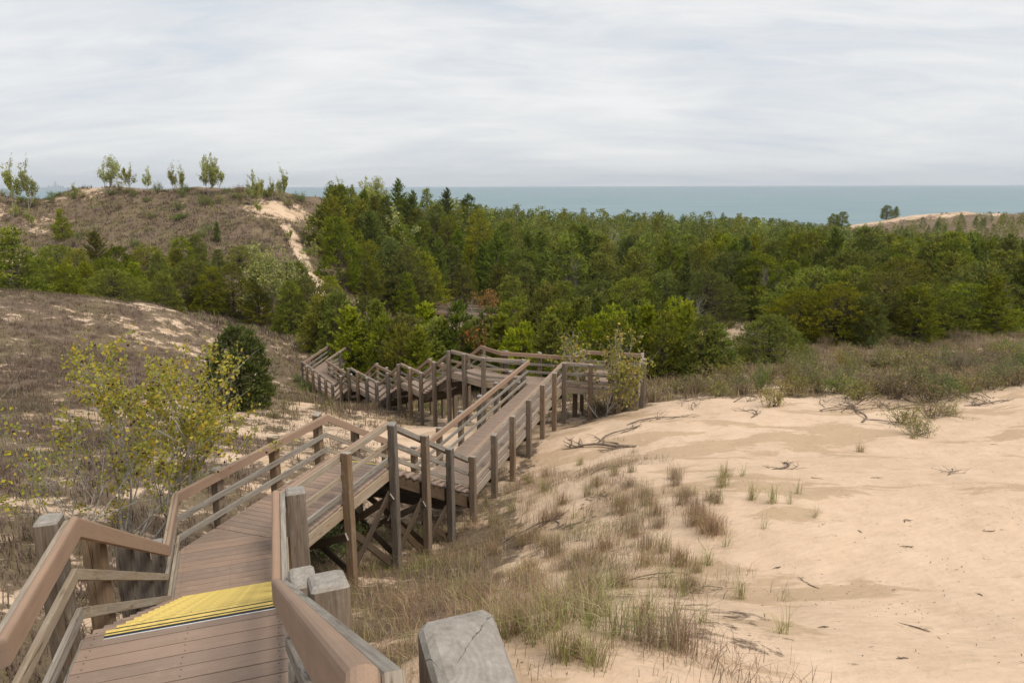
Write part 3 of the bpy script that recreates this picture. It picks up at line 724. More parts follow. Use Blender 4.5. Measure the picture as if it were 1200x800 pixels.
for key in ('F', 'G'):
    q = quad(key); joists(SEC[key], q[0], q[1], q[3], q[2], EL[iL[key]][2])
RP = sorted([p for p in POSTS['R'] if p[0] in ('B', 'S2')], key=lambda p: p[1].y)
LP = sorted([p for p in POSTS['L'] if p[0] in ('B', 'S2')], key=lambda p: p[1].y)
def brace(a, za, b, zb, sec, o): beam('brace', (a.x, a.y, za), (b.x, b.y, zb), 0.04, 0.14, M['dark'], sec)
for PL, sgn in ((RP, -1), (LP, 1)):
    PL = [p for p in PL if p[1].y > 9.8]
    for p, r_ in zip(PL[:-1], PL[1:]):
        if p[1].y > 15: continue
        nn = Vector((0.947, -0.32)) * sgn * 0.0
        lo1, lo2 = p[3] + 0.45, r_[3] + 0.45
        hi = min(p[2], r_[2]) - 0.5
        ou = Vector((0.947, -0.32)) * (-0.095 * (1 if sgn < 0 else -1))
        if hi - max(lo1, lo2) < 0.4: continue
        brace(p[1] + ou, lo1, r_[1] + ou, hi, SEC['B'], 0); brace(p[1] + ou * 1.45, hi + 0.1, r_[1] + ou * 1.45, lo2, SEC['B'], 0)
for p in [p for p in RP if 11 < p[1].y < 15]:
    l_ = min(LP, key=lambda r: (r[1] - p[1]).length)
    d_ = Vector((0.32, 0.947)) * 0.11
    hi = min(p[2], l_[2]) - 0.55
    brace(p[1] + d_, p[3] + 0.5, l_[1] + d_, hi, SEC['B'], 0); brace(p[1] - d_, hi, l_[1] - d_, l_[3] + 0.5, SEC['B'], 0)

# bench on the platform
bench = empty('bench', (3.65, 26.45, ZC), None, math.atan2(eD.y, eD.x))
tag(bench, 'low brown slatted bench without a back standing on the boardwalk platform', 'bench')
for j in range(3): beam('seat_board', (2.75 + 0.15 * j * bD.x, 26.5 + 0.15 * j * bD.y, ZC + 0.45), (4.55 + 0.15 * j * bD.x, 26.03 + 0.15 * j * bD.y, ZC + 0.45), 0.14, 0.04, M['deck'], bench)
for t in (0.1, 0.5, 0.9):
    p = Vector((2.75, 26.5)) + (Vector((4.55, 26.03)) - Vector((2.75, 26.5))) * t
    beam('leg', (p.x + 0.15 * bD.x, p.y + 0.15 * bD.y, ZC + 0.002), (p.x + 0.15 * bD.x, p.y + 0.15 * bD.y, ZC + 0.428), 0.12, 0.30, M['dark'], bench, Vector((bD.x, bD.y, 0)))

# boardwalk among the far pines
fw = empty('boardwalk', (-9.6, 97.0, gz(-9.6, 97.0)))
tag(fw, 'small distant boardwalk with a railed corner half hidden among the pines', 'boardwalk')
def far_leg(p0, p1, z0, z1, npost):
    p0 = Vector(p0); p1 = Vector(p1); d = (p1 - p0).normalized(); n = Vector((d.y, -d.x)) * 0.75
    L = (p1 - p0).length
    beam('deck_strip', (p0.x, p0.y, z0), (p1.x, p1.y, z1), 1.5, 0.05, M['deck'], fw)
    for s in (-1, 1):
        a, b = p0 + n * s, p1 + n * s
        beam('rim_joist', (a.x, a.y, z0 - 0.14), (b.x, b.y, z1 - 0.14), 0.05, 0.22, M['rim'], fw)
        beam('handrail', (a.x, a.y, z0 + 0.9), (b.x, b.y, z1 + 0.9), 0.06, 0.14, M['cap'], fw)
        beam('rail', (a.x, a.y, z0 + 0.5), (b.x, b.y, z1 + 0.5), 0.04, 0.10, M['rail'], fw)
        beam('rail', (a.x, a.y, z0 + 0.18), (b.x, b.y, z1 + 0.18), 0.04, 0.10, M['rail'], fw)
        for k in range(npost):
            t = k / (npost - 1); p = a + (b - a) * t + n * s * 0.13; zz = z0 + (z1 - z0) * t
            post_mesh('post', (p.x, p.y, gz(p.x, p.y) - 0.3), zz + 1.0, 0.15, 0.15, Vector((d.x, d.y, 0)), M['post'], fw)
far_leg((-10.3, 97.0), (4.4, 92.0), -16.54, -16.51, 8)
far_leg((-9.6, 97.9), (-7.3, 112.0), -16.54, -17.09, 7)

# ------------------------------------------------------------------ plants
def np_mesh(name, V, F3, C=None, mats=(), fm=None, F4=None):
    """mesh from arrays: triangles F3 and / or quads F4, vertex colours C in the attribute 'col'"""
    me = bpy.data.meshes.new(name)
    V = np.asarray(V, np.float32); lv = []; ls = []; st = 0
    if F3 is not None and len(F3):
        F3 = np.asarray(F3, np.int32); lv.append(F3.ravel()); ls.append(np.arange(len(F3)) * 3); st = F3.size
    if F4 is not None and len(F4):
        F4 = np.asarray(F4, np.int32); lv.append(F4.ravel()); ls.append(st + np.arange(len(F4)) * 4)
    lv = np.concatenate(lv).astype(np.int32); ls = np.concatenate(ls).astype(np.int32)
    me.vertices.add(len(V)); me.vertices.foreach_set('co', V.ravel())
    me.loops.add(len(lv)); me.loops.foreach_set('vertex_index', lv)
    me.polygons.add(len(ls)); me.polygons.foreach_set('loop_start', ls)
    if C is not None:
        a = me.attributes.new('col', 'FLOAT_COLOR', 'POINT')
        a.data.foreach_set('color', np.c_[np.asarray(C, np.float32), np.ones(len(V), np.float32)].ravel())
    for m in mats: me.materials.append(m)
    if fm is not None: me.polygons.foreach_set('material_index', np.asarray(fm, np.int32))
    me.update(calc_edges=True)
    return me
def unit(v): return v / np.maximum(np.linalg.norm(v, axis=-1, keepdims=True), 1e-9)
def rand_dirs(r, n):
    v = r.normal(size=(n, 3)); return unit(v)
def needle_tris(base, d, ln, w, r):
    """one slim triangle for each needle bundle"""
    s = unit(np.cross(d, rand_dirs(r, len(d)))) * (w[:, None] / 2)
    V = np.stack([base - s, base + s, base + d * ln[:, None]], 1).reshape(-1, 3)
    return V, np.arange(len(V)).reshape(-1, 3)
def leaf_quads(base, d, ln, w, r, flat=0.0):
    """a pointed oval of four corners for each leaf"""
    up = rand_dirs(r, len(d)); up[:, 2] += flat; s = unit(np.cross(d, up)) * (w[:, None] / 2)
    m = base + d * (ln * 0.45)[:, None]
    V = np.stack([base, m + s, base + d * ln[:, None], m - s], 1).reshape(-1, 3)
    return V, np.arange(len(V)).reshape(-1, 4)
def tube(P, R, sides=6):
    P = np.asarray(P, float); n = len(P)
    T = np.gradient(P, axis=0); T = unit(T)
    ref = np.tile(np.array([[0.31, 0.17, 0.93]]), (n, 1)); ref[np.abs(T @ ref[0]) > 0.95] = (1, 0, 0)
    A = unit(np.cross(T, ref)); B = np.cross(T, A)
    an = np.arange(sides) * 2 * np.pi / sides
    V = P[:, None] + (A[:, None] * np.cos(an)[None, :, None] + B[:, None] * np.sin(an)[None, :, None]) * np.asarray(R)[:, None, None]
    idx = np.arange(n * sides).reshape(n, sides); nx = np.roll(idx, -1, 1)
    F = np.stack([idx[:-1], nx[:-1], nx[1:], idx[1:]], -1).reshape(-1, 4)
    return V.reshape(-1, 3), F
class Acc:
    def __init__(s): s.V = []; s.F = []; s.n = 0
    def add(s, V, F): s.V.append(V); s.F.append(np.asarray(F) + s.n); s.n += len(V)
    def mesh(s, name, mat): return np_mesh(name, np.concatenate(s.V), None, None, [mat], None, np.concatenate(s.F))

def pine_proto(seed, H=9.0, R=2.2, z0=0.08, shape=0.85, tone=0, K=13, fine=1.0, dens=1.0, egg=False):
    """trunk mesh and crown mesh of one pine: whorls of rising boughs set with needle tufts"""
    r = np.random.default_rng(seed); A = Acc()
    lean = r.normal(0, 0.012, 2)
    zz = np.linspace(-0.3, H * 0.97, 10); tr = np.c_[lean[0] * np.abs(zz) ** 1.5 * 0.5, lean[1] * np.abs(zz) ** 1.5 * 0.5, zz]
    A.add(*tube(tr, np.linspace(0.014 * H + 0.02, 0.012, 10), 7))
    TB, TD, TL, TC = [], [], [], []
    greens = GREENS[tone]
    h = z0 * H; k = 0
    while h < H * 0.985:
        t = (h / H - z0) / (1 - z0)
        prof = (min(1.0, 0.6 + 2.6 * t) * (1 - t) ** shape + 0.03) if not egg else math.sin(math.pi * (0.24 + 0.74 * t)) ** 0.75 * (1 - 0.25 * t)
        nb = max(3, int(round(r.normal(5.2, 0.8) * dens)))
        a0 = r.uniform(0, 6.28)
        for b in range(nb):
            az = a0 + b * 6.283 / nb + r.normal(0, 0.25)
            L = R * prof * r.uniform(0.62, 1.22)
            if r.random() < 0.07: continue
            el = math.radians((4 + 46 * t ** 1.2 if not egg else 6 + 50 * t) + r.normal(0, 7))
            d0 = np.array([math.cos(az) * math.cos(el), math.sin(az) * math.cos(el), math.sin(el)])
            s = np.linspace(0, 1, 5); base = np.array([np.interp(h, zz, tr[:, 0]), np.interp(h, zz, tr[:, 1]), h + r.normal(0, 0.06)])
            P = base + d0 * (s * L)[:, None] + np.array([0, 0, 1]) * (0.22 * L * s ** 2.2)[:, None]
            A.add(*tube(P, np.linspace(0.012 + 0.012 * L, 0.006, 5), 4))
            m = max(3, int((2.5 + 5.0 * L) * fine))
            ss = np.r_[r.uniform(0.22, 1.0, m), 1.0]
            pts = np.stack([np.interp(ss, s, P[:, j]) for j in range(3)], 1)
            fw = unit(d0 + np.array([0, 0, 0.42]))
            sd = unit(np.cross(fw, [0, 0, 1.0]))
            lat = sd * r.choice([-1, 1], len(ss))[:, None] * r.uniform(0.3, 1.1, len(ss))[:, None]
            td = unit(fw + lat + r.normal(0, 0.2, (len(ss), 3)) + np.array([0, 0, 0.22])); td[-1] = fw
            tl = (0.18 + 0.30 * L * (1.08 - ss)) * r.uniform(0.7, 1.3, len(ss)); tl[-1] = 0.25
            for q in range(len(ss)):
                kk = int(K * (0.7 + tl[q] * 1.6)); u_ = r.uniform(0.0, 1.0, kk)
                TB.append(pts[q] + td[q] * (u_ * tl[q])[:, None]); TD.append(unit(td[q] * 0.9 + r.normal(0, 0.55, (kk, 3)) + np.array([0, 0, 0.18])))
                TL.append(r.uniform(0.11, 0.20, kk) * (0.72 if egg else 1.0)); cc = greens[r.choice(3, p=[0.36, 0.42, 0.22])] * r.uniform(0.85, 1.15)
                TC.append(np.tile(cc, (kk, 1)))
        h += r.uniform(0.30, 0.46) * (H / 9.0) ** 0.6 / dens ** 0.5
    B = np.concatenate(TB); D = np.concatenate(TD); Ln = np.concatenate(TL); Cc = np.concatenate(TC)
    V, F = needle_tris(B, D, Ln, Ln * r.uniform(0.28, 0.46, len(Ln)), r)
    Cc = Cc * r.uniform(0.8, 1.2, (len(Cc), 1))
    return A.mesh('trunk', M['bark']), np_mesh('crown', V, F, np.repeat(Cc, 3, 0), [M['needle']]), H

GREENS = [np.array([(0.155, 0.190, 0.024), (0.215, 0.250, 0.031), (0.300, 0.318, 0.042)]),
          np.array([(0.185, 0.198, 0.024), (0.248, 0.255, 0.031), (0.335, 0.322, 0.042)]),
          np.array([(0.115, 0.165, 0.024), (0.160, 0.215, 0.030), (0.225, 0.275, 0.040)]),
          np.array([(0.145, 0.182, 0.038), (0.198, 0.235, 0.048), (0.255, 0.285, 0.058)]),
          np.array([(0.215, 0.255, 0.028), (0.285, 0.320, 0.036), (0.370, 0.390, 0.048)])]
def lumpy_proto(seed, H=6.0, R=2.4, tone=0, sprays=150, K=13, cone=None, lump=0.24, nl=1.0):
    """bushy conifer: sprays of needle tufts fill an uneven crown that reaches the ground"""
    r = np.random.default_rng(seed); A = Acc(); greens = GREENS[tone]
    zz = np.linspace(-0.3, H * 0.93, 8); A.add(*tube(np.c_[0 * zz, 0 * zz, zz], np.linspace(0.014 * H + 0.02, 0.012, 8), 7))
    TB, TD, TL, TC = [], [], [], []
    prof = (lambda t: math.sin(math.pi * (0.22 + 0.76 * t)) ** 0.7 * (1 - 0.15 * t)) if cone is None else (lambda t: min(1.0, 0.62 + 2.4 * t) * (1 - t) ** cone + 0.04)
    k = 0
    while k < sprays:
        t = r.uniform(0.01, 1.0); p = prof(t)
        if r.random() > p + 0.12: continue
        k += 1
        az = r.uniform(0, 6.283); lm = 1 + lump * 1.7 * float(vnoise(np.array(math.cos(az) * 1.7 + seed), np.array(math.sin(az) * 1.7 + t * 3.5), seed % 9))
        rad = R * p * lm * (1 - abs(r.normal(0, 0.17)))
        c = np.array([rad * math.cos(az), rad * math.sin(az), t * H])
        fw = unit(np.array([math.cos(az) * (1 - 0.55 * t), math.sin(az) * (1 - 0.55 * t), 0.38 + 1.0 * t]))
        st = np.array([0, 0, max(0.02, c[2] - 0.35 * rad)])
        A.add(*tube(np.array([st, st * 0.45 + c * 0.55 - np.array([0, 0, 0.05 * rad]), c + fw * 0.1]), np.array([0.010 + 0.008 * rad, 0.010, 0.005]), 4))
        nt = r.integers(7, 12); sc = 0.10 * (H / 6.0) ** 0.5 + 0.045 * R; cc0 = greens[r.choice(3, p=[0.34, 0.42, 0.24])] * r.uniform(0.85, 1.18)
        for q in range(nt):
            b = c + r.normal(0, sc, 3) * np.array([1, 1, 0.55]); d = unit(fw + r.normal(0, 0.42, 3)); tl = r.uniform(0.16, 0.34) * (H / 6.0) ** 0.4
            if b[2] < 0.03: b[2] = 0.05
            kk = K + 4 + r.integers(-3, 4); u_ = r.uniform(0, 1, kk)
            TB.append(b + d * (u_ * tl)[:, None]); TD.append(unit(d + r.normal(0, 0.55, (kk, 3)))); TL.append(r.uniform(0.09, 0.17, kk) * nl * (H / 6.0) ** 0.3); TC.append(np.tile(cc0 * r.uniform(0.85, 1.15), (kk, 1)))
    B = np.concatenate(TB); D = np.concatenate(TD); Ln = np.concatenate(TL); Cc = np.concatenate(TC)
    V, F = needle_tris(B, D, Ln, Ln * r.uniform(0.34, 0.56, len(Ln)), r)
    Cc = Cc * r.uniform(0.8, 1.2, (len(Cc), 1))
    return A.mesh('trunk', M['bark']), np_mesh('crown', V, F, np.repeat(Cc, 3, 0), [M['needle']]), H

def broad_proto(seed, H=5.0, spread=0.32, stems=1, nleaf=2200, leaf=0.09, tone=0, bark='pale_bark', bare=0.30, r0=0.035, lean=0.10):
    """small broadleaf tree: forking limbs, leaves along the outer twigs with gaps between the sprays"""
    r = np.random.default_rng(seed); A = Acc(); tips = []
    def grow(p, d, L, rad, lev):
        n = 5; P = [p]; dd = d
        for i in range(n):
            dd = unit(dd + r.normal(0, 0.10, 3) + np.array([0, 0, 0.05])); P.append(P[-1] + dd * L / n)
        P = np.array(P); A.add(*tube(P, np.linspace(rad, rad * 0.55, n + 1), 6 if lev < 2 else 4))
        if lev >= 2: tips.append((P, lev))
        if lev >= 4 or L < 0.16: return
        nb = r.integers(3, 6) if lev < 3 else r.integers(2, 4)
        for b in range(nb):
            s = r.uniform(0.35, 1.0) if b else 1.0
            q = P[min(n, int(s * n))]
            ax = unit(np.cross(dd, rand_dirs(r, 1)[0])); an = r.uniform(0.3, 0.95) if b else r.uniform(0.05, 0.3)
            nd = unit(dd * math.cos(an) + ax * math.sin(an) + np.array([0, 0, 0.16]))
            grow(q, nd, L * r.uniform(0.50, 0.78), rad * (0.55 if b else 0.6), lev + 1)
    for s_ in range(stems):
        az = r.uniform(0, 6.28); rr = 0.0 if stems == 1 else r.uniform(0.0, 0.03)
        d = unit(np.array([math.cos(az) * lean * (1 + stems * 0.8), math.sin(az) * lean * (1 + stems * 0.8), 1.0]))
        grow(np.array([rr * math.cos(az), rr * math.sin(az), -0.15]), d, H * (bare + 0.12) * r.uniform(0.85, 1.1), r0 * H / 5 * (1 if stems == 1 else 0.7), 0)
    top = max(t[0][:, 2].max() for t in tips); sc = H / top
    for k in range(len(A.V)): A.V[k] = A.V[k] * np.array([sc * 0.5 + spread * 1.6, sc * 0.5 + spread * 1.6, sc])
    wv = np.array([sc * 0.5 + spread * 1.6, sc * 0.5 + spread * 1.6, sc])
    tones = [np.array([(0.33, 0.32, 0.050), (0.42, 0.36, 0.055), (0.23, 0.26, 0.045), (0.50, 0.35, 0.040)]),     # turning cottonwood
             np.array([(0.34, 0.36, 0.10), (0.42, 0.42, 0.12), (0.26, 0.30, 0.085), (0.46, 0.42, 0.11)]),      # pale green
             np.array([(0.20, 0.26, 0.08), (0.25, 0.30, 0.09), (0.16, 0.21, 0.065), (0.30, 0.30, 0.08)]),     # grey green
             np.array([(0.34, 0.17, 0.035), (0.42, 0.23, 0.04), (0.24, 0.17, 0.035), (0.38, 0.12, 0.03)])][tone]  # orange brown
    wt_ = np.array([len(t[0]) * (1.0 if t[1] > 2 else 0.35) for t in tips]); keep = r.random(len(tips)) > 0.12
    wt_ = wt_ * keep * r.uniform(0.2, 1.6, len(tips)); wt_ /= wt_.sum()
    pick = r.choice(len(tips), nleaf, p=wt_)
    u_ = r.uniform(0.15, 1.0, nleaf) * 5; i0 = np.minimum(u_.astype(int), 4); fr = (u_ - i0)[:, None]
    P0 = np.stack([tips[k][0][i] for k, i in zip(pick, i0)]); P1 = np.stack([tips[k][0][i + 1] for k, i in zip(pick, i0)])
    B = (P0 * (1 - fr) + P1 * fr) * wv + r.normal(0, leaf * 0.6, (nleaf, 3))
    D = unit(rand_dirs(r, nleaf) + np.array([0, 0, -0.6]))
    ln = leaf * r.uniform(0.7, 1.25, nleaf)
    V, F = leaf_quads(B, D, ln, ln * r.uniform(0.75, 0.95, nleaf), r)
    Cc = tones[r.choice(4, nleaf, p=[0.4, 0.27, 0.25, 0.08])] * r.uniform(0.8, 1.2, (nleaf, 1))
    spot = r.random(nleaf) < 0.06 if tone == 0 else np.zeros(nleaf, bool); Cc[spot] = (0.07, 0.035, 0.02)
    return A.mesh('trunk', M[bark]), np_mesh('crown', V, None, np.repeat(Cc, 4, 0), [M['leaf']], None, F), H

def shrub_proto(seed, H=1.0, R=0.8, stems=26, leaves=700, tone=0, leaf=0.045):
    """low twiggy bush with thin leaves"""
    r = np.random.default_rng(seed); A = Acc(); B = []
    for s_ in range(stems):
        az = r.uniform(0, 6.28); sp = r.uniform(0.1, 1.0); L = H * r.uniform(0.6, 1.1)
        P = [np.array([r.normal(0, 0.12 * R), r.normal(0, 0.12 * R), -0.08])]
        d = unit(np.array([math.cos(az) * sp * R / H, math.sin(az) * sp * R / H, 1.0]))
        for i in range(5): d = unit(d + r.normal(0, 0.16, 3)); P.append(P[-1] + d * L / 5)
        P = np.array(P); A.add(*tube(P, np.linspace(0.009, 0.003, 6) * (0.6 + 0.6 * H), 3)); B.append(P[2:])
        for t_ in range(3):
            q = P[r.integers(2, 5)]; e = q + unit(d + r.normal(0, 0.6, 3)) * L * 0.35
            A.add(*tube(np.array([q, (q + e) / 2 + r.normal(0, 0.02, 3), e]), np.array([0.004, 0.003, 0.002]) * (0.6 + 0.6 * H), 3)); B.append(np.array([q, (q + e) / 2, e, e]))
    pts = np.concatenate(B); b = pts[r.integers(0, len(pts), leaves)] + r.normal(0, 0.05 * H, (leaves, 3))
    D = unit(rand_dirs(r, leaves) + np.array([0, 0, 0.5])); ln = leaf * r.uniform(0.6, 1.6, leaves)
    V, F = leaf_quads(b, D, ln, ln * 0.42, r)
    tones = [np.array([(0.20, 0.22, 0.05), (0.27, 0.27, 0.065), (0.33, 0.27, 0.11)]), np.array([(0.25, 0.18, 0.10), (0.31, 0.23, 0.13), (0.22, 0.20, 0.08)]),
             np.array([(0.16, 0.23, 0.045), (0.22, 0.28, 0.055), (0.12, 0.18, 0.04)]), np.array([(0.34, 0.27, 0.04), (0.24, 0.22, 0.05), (0.40, 0.30, 0.04)])][tone]
    Cc = tones[r.integers(0, 3, leaves)] * r.uniform(0.75, 1.25, (leaves, 1))
    return A.mesh('stems', M['twig']), np_mesh('leaves', V, None, np.repeat(Cc, 4, 0), [M['leaf']], None, F), H

def blade_arrays(base, hgt, lean, wid, colr, r):
    """bent grass blades: two quads' worth of length in three points, tapering to the tip"""
    n = len(base); az = r.uniform(0, 6.283, n); d = np.c_[np.cos(az), np.sin(az), np.zeros(n)]
    s = np.c_[-np.sin(az + r.normal(0, 0.6, n)), np.cos(az), np.zeros(n)] * (wid / 2)[:, None]
    z = np.array([0, 0, 1.0]); up = z * hgt[:, None]; out = d * (lean * hgt)[:, None]
    m1 = base + up * 0.55 + out * 0.25; tip = base + up * (1 - 0.25 * lean[:, None]) + out
    V = np.stack([base - s, base + s, m1 + s * 0.8, m1 - s * 0.8, tip], 1).reshape(-1, 3)
    i = np.arange(n)[:, None] * 5
    F4 = i + np.array([[0, 1, 2, 3]]); F3 = i + np.array([[3, 2, 4]])
    return V, F3, F4, np.repeat(colr, 5, 0)
STRAW = np.array([(0.36, 0.29, 0.15), (0.43, 0.35, 0.19), (0.29, 0.22, 0.12), (0.27, 0.19, 0.13), (0.20, 0.24, 0.06), (0.27, 0.28, 0.08)])
RUSSET = np.array([(0.32, 0.21, 0.135), (0.38, 0.27, 0.165), (0.27, 0.175, 0.12), (0.42, 0.33, 0.19), (0.24, 0.17, 0.115), (0.30, 0.27, 0.11)])
BROWN = np.array([(0.125, 0.086, 0.070), (0.155, 0.108, 0.086), (0.20, 0.145, 0.10), (0.105, 0.074, 0.062), (0.145, 0.128, 0.062), (0.26, 0.20, 0.125)])
GREENISH = np.array([(0.17, 0.19, 0.055), (0.22, 0.23, 0.07), (0.27, 0.24, 0.10), (0.20, 0.16, 0.09), (0.31, 0.26, 0.13), (0.14, 0.165, 0.045)])
def tuft_mesh(seed, n=55, H=0.55, pal=STRAW, spread=0.09, w=0.008, lean=0.55):
    r = np.random.default_rng(seed)
    b = np.c_[r.normal(0, spread, (n, 2)), np.full(n, -0.03)]
    V, F3, F4, C = blade_arrays(b, H * r.uniform(0.45, 1.1, n), np.abs(r.normal(0, lean, n)), w * r.uniform(0.6, 1.3, n), pal[r.integers(0, len(pal), n)] * r.uniform(0.8, 1.2, (n, 1)), r)
    return np_mesh('grass_tuft', V, F3, C, [M['grass']], None, F4)

def plant(name, proto, x, y, h, label, cat, group=None, rz=None, parts=('trunk', 'crown'), wid=None, z=None, tilt=(0, 0)):
    o = bpy.data.objects.new(name, None); col.objects.link(o)
    s = h / proto[2]; w = s if wid is None else wid
    o.location = (x, y, (gz(x, y) if z is None else z) - 0.03); o.rotation_euler = (tilt[0], tilt[1], random.uniform(0, 6.28) if rz is None else rz); o.scale = (w, w, s)
    tag(o, label, cat, group)
    for nm, me in zip(parts, proto[:2]):
        c = bpy.data.objects.new(nm, me); col.objects.link(c); c.parent = o
    return o

PINES = [lumpy_proto(1, 9, 2.6, 0, 280, 14, 0.74), lumpy_proto(2, 9, 2.9, 1, 290, 14, 0.58), pine_proto(3, 9, 2.6, 0.04, 0.66, 2, 16, 1.2, 1.15),
         lumpy_proto(4, 9, 3.0, 0, 320, 14, 0.50, 0.30), pine_proto(5, 9, 2.9, 0.05, 0.55, 1, 16, 1.2, 1.15), lumpy_proto(6, 9, 2.6, 3, 280, 14, 0.66), lumpy_proto(7, 9, 2.8, 4, 290, 14, 0.62), lumpy_proto(8, 9, 3.2, 0, 330, 14, 0.46, 0.28)]
YOUNG = [lumpy_proto(21, 6, 2.2, 4, 230, 15, 0.60), lumpy_proto(22, 6, 2.0, 0, 220, 15, 0.70), lumpy_proto(23, 6, 2.3, 1, 240, 15, 0.52), pine_proto(24, 6, 2.0, 0.02, 0.62, 4, 18, 1.4, 1.2)]
CEDAR = lumpy_proto(31, 6, 1.0, 2, 170, 15, 0.35, 0.12)
BUSHP = lumpy_proto(33, 6, 2.15, 2, 440, 15, None, 0.16)
DOME = lumpy_proto(36, 9, 4.6, 0, 480, 15, None, 0.30)
DOME2 = lumpy_proto(37, 9, 4.0, 1, 430, 15, None, 0.30)
RBUSH = lumpy_proto(34, 6, 3.1, 4, 420, 15, None, 0.22)
SPRUCE = pine_proto(35, 9, 2.3, 0.02, 0.90, 3, 15, 1.5, 1.2)
ASPEN = [broad_proto(41, 6, 0.28, 1, 2000, 0.19, 1, bare=0.17), broad_proto(42, 6, 0.20, 1, 1500, 0.19, 1, bare=0.15), broad_proto(43, 6, 0.40, 3, 2700, 0.19, 1, bare=0.16), broad_proto(44, 6, 0.34, 2, 1900, 0.19, 0, bare=0.18)]
SNAG = [broad_proto(71, 7, 0.22, 1, 4, 0.05, 3, bare=0.26), broad_proto(72, 7, 0.36, 2, 4, 0.05, 3, bare=0.2)]
ORANGE = broad_proto(46, 4, 0.35, 3, 1500, 0.10, 3, 'twig')
PALE = broad_proto(47, 7, 0.46, 2, 5200, 0.16, 1)
SHRUBS = [shrub_proto(51, 1, 0.9, 22, 1300, 0, 0.05), shrub_proto(52, 1, 0.9, 26, 800, 1, 0.05), shrub_proto(53, 1, 0.8, 20, 1500, 2, 0.05), shrub_proto(54, 1, 0.8, 20, 1200, 3)]

# trees and bushes: x, y, height
R_ = np.random.default_rng(77)
LEFTFOOT = [(-43.77, 64, 7.28), (-47.92, 84, 6.26), (-49.98, 80, 5.75), (-46.1, 77, 5.69), (-41.85, 77, 5.85), (-40.2, 80, 5.36), (-38.64, 85, 4.89), (-39.01, 90, 3.69), (-36.49, 75, 4.87), (-37.89, 82, 4.17), (-31.71, 72, 4.77), (-29.18, 70, 4.5), (-33.94, 84, 2.69), (-31.45, 84, 2.91), (-49.01, 76, 4.81), (-47.04, 70, 4.57), (-36.59, 70, 4.71), (-41.12, 70, 4.69), (-36.53, 66, 3.86), (-27.16, 70, 5.37), (-21.85, 73, 6.54), (-18.86, 66, 5.64), (-31.87, 66, 4.23), (-41.96, 68, 4.51), (-33.52, 79, 3.84), (-24.05, 68, 5.37), (-41.64, 74, 5.14), (-19.23, 76, 5.46), (-50.76, 70, 5.78), (-56.43, 75, 6.07), (-19.68, 64, 5.05)]
for k, (x, y, h) in enumerate(LEFTFOOT):
    p = [PINES[0], PINES[4], DOME, PINES[1], PINES[3], DOME2, PINES[6], PINES[7]][k % 8]
    plant('pine_tree', p, x, y, h, ('tall' if h > 6 else 'short' if h < 4.5 else 'middling') + ' ' + ['green pointed', 'olive cone shaped', 'green dome shaped', 'olive round topped', 'green broad headed', 'olive dome shaped', 'bright green', 'green wide skirted'][k % 8] + ' pine at the foot of the dune hill ' + ('beside the sandy trail' if x > -29 else 'below the bare hilltop' if x < -42 else 'below the brushy slope'), 'tree', 'pines at the foot of the dune hill', wid=h / 9 * R_.uniform(1.0, 1.35))
MIDPINES = [(-13.36, 55, 5.82), (-11.22, 54, 5.91), (-9.51, 50, 5.87), (-7.02, 47, 5.19), (-8.3, 48, 5.36), (-6.31, 53, 5.64), (-5.11, 46, 5.03), (-1.45, 49, 5.66), (-0.64, 45, 4.85), (2.19, 46, 6.39), (3.0, 42, 5.27), (5.23, 44, 5.45), (5.53, 40, 4.43), (6.59, 41, 4.6), (7.25, 38, 3.84), (7.74, 36, 3.42), (9.28, 40, 4.32), (9.08, 37, 3.77), (9.45, 35, 3.22), (10.14, 35, 2.65), (1.21, 46, 4.97), (-14.55, 57, 4.75), (-2.62, 50, 5.02), (4.0, 42, 5.11), (7.67, 43, 4.78), (8.1, 40, 4.16), (-11.31, 50, 5.3), (-15.44, 57, 4.53), (0.51, 42, 4.3), (2.05, 38, 4.1), (4.09, 38, 3.9), (5.53, 37, 3.62), (-4.4, 46, 4.76), (-6.85, 44, 4.56), (0.01, 60, 5.45), (-5.67, 43, 4.24)]
for k, (x, y, h) in enumerate(MIDPINES):
    plant('young_pine', YOUNG[[0, 1, 3, 2, 0, 3][k % 6]], x, y, h, ('tall' if h > 5.6 else 'short' if h < 4.2 else 'middling') + ' young ' + ['yellow green wide pine', 'green pine', 'yellow green slim pine', 'olive wide pine', 'yellow green wide pine', 'yellow green slim pine'][k % 6] + (' behind the lower stairs' if x < -7 else ' near the narrow cedar' if x < 1.5 else ' behind the platform bench' if x < 8.5 else ' between the platform and the bare patch'), 'tree', 'young pines behind the boardwalk', wid=h / 6 * R_.uniform(0.85, 1.25))
RIGHTPINES = [(27.32, 64, 6.04), (29.26, 62, 5.93), (31.18, 60, 5.65), (32.82, 58, 4.95), (35.71, 61, 5.11), (43.96, 72, 7.16), (44.18, 68, 6.35), (46.46, 68, 7.07), (24.21, 60, 4.43), (26.57, 78, 7.29), (24.44, 80, 7.19), (47.68, 66, 6.83), (19.54, 72, 5.69), (28.32, 74, 6.18), (41.07, 76, 7.02), (15.74, 74, 5.56), (12.69, 74, 5.43), (52.5, 70, 7.53), (8.99, 76, 5.7), (5.55, 78, 5.38), (26.45, 58, 4.93), (27.93, 56, 4.27), (39.61, 62, 4.85), (40.41, 60, 5.2), (39.38, 84, 7.98), (0.02, 80, 6.06)]
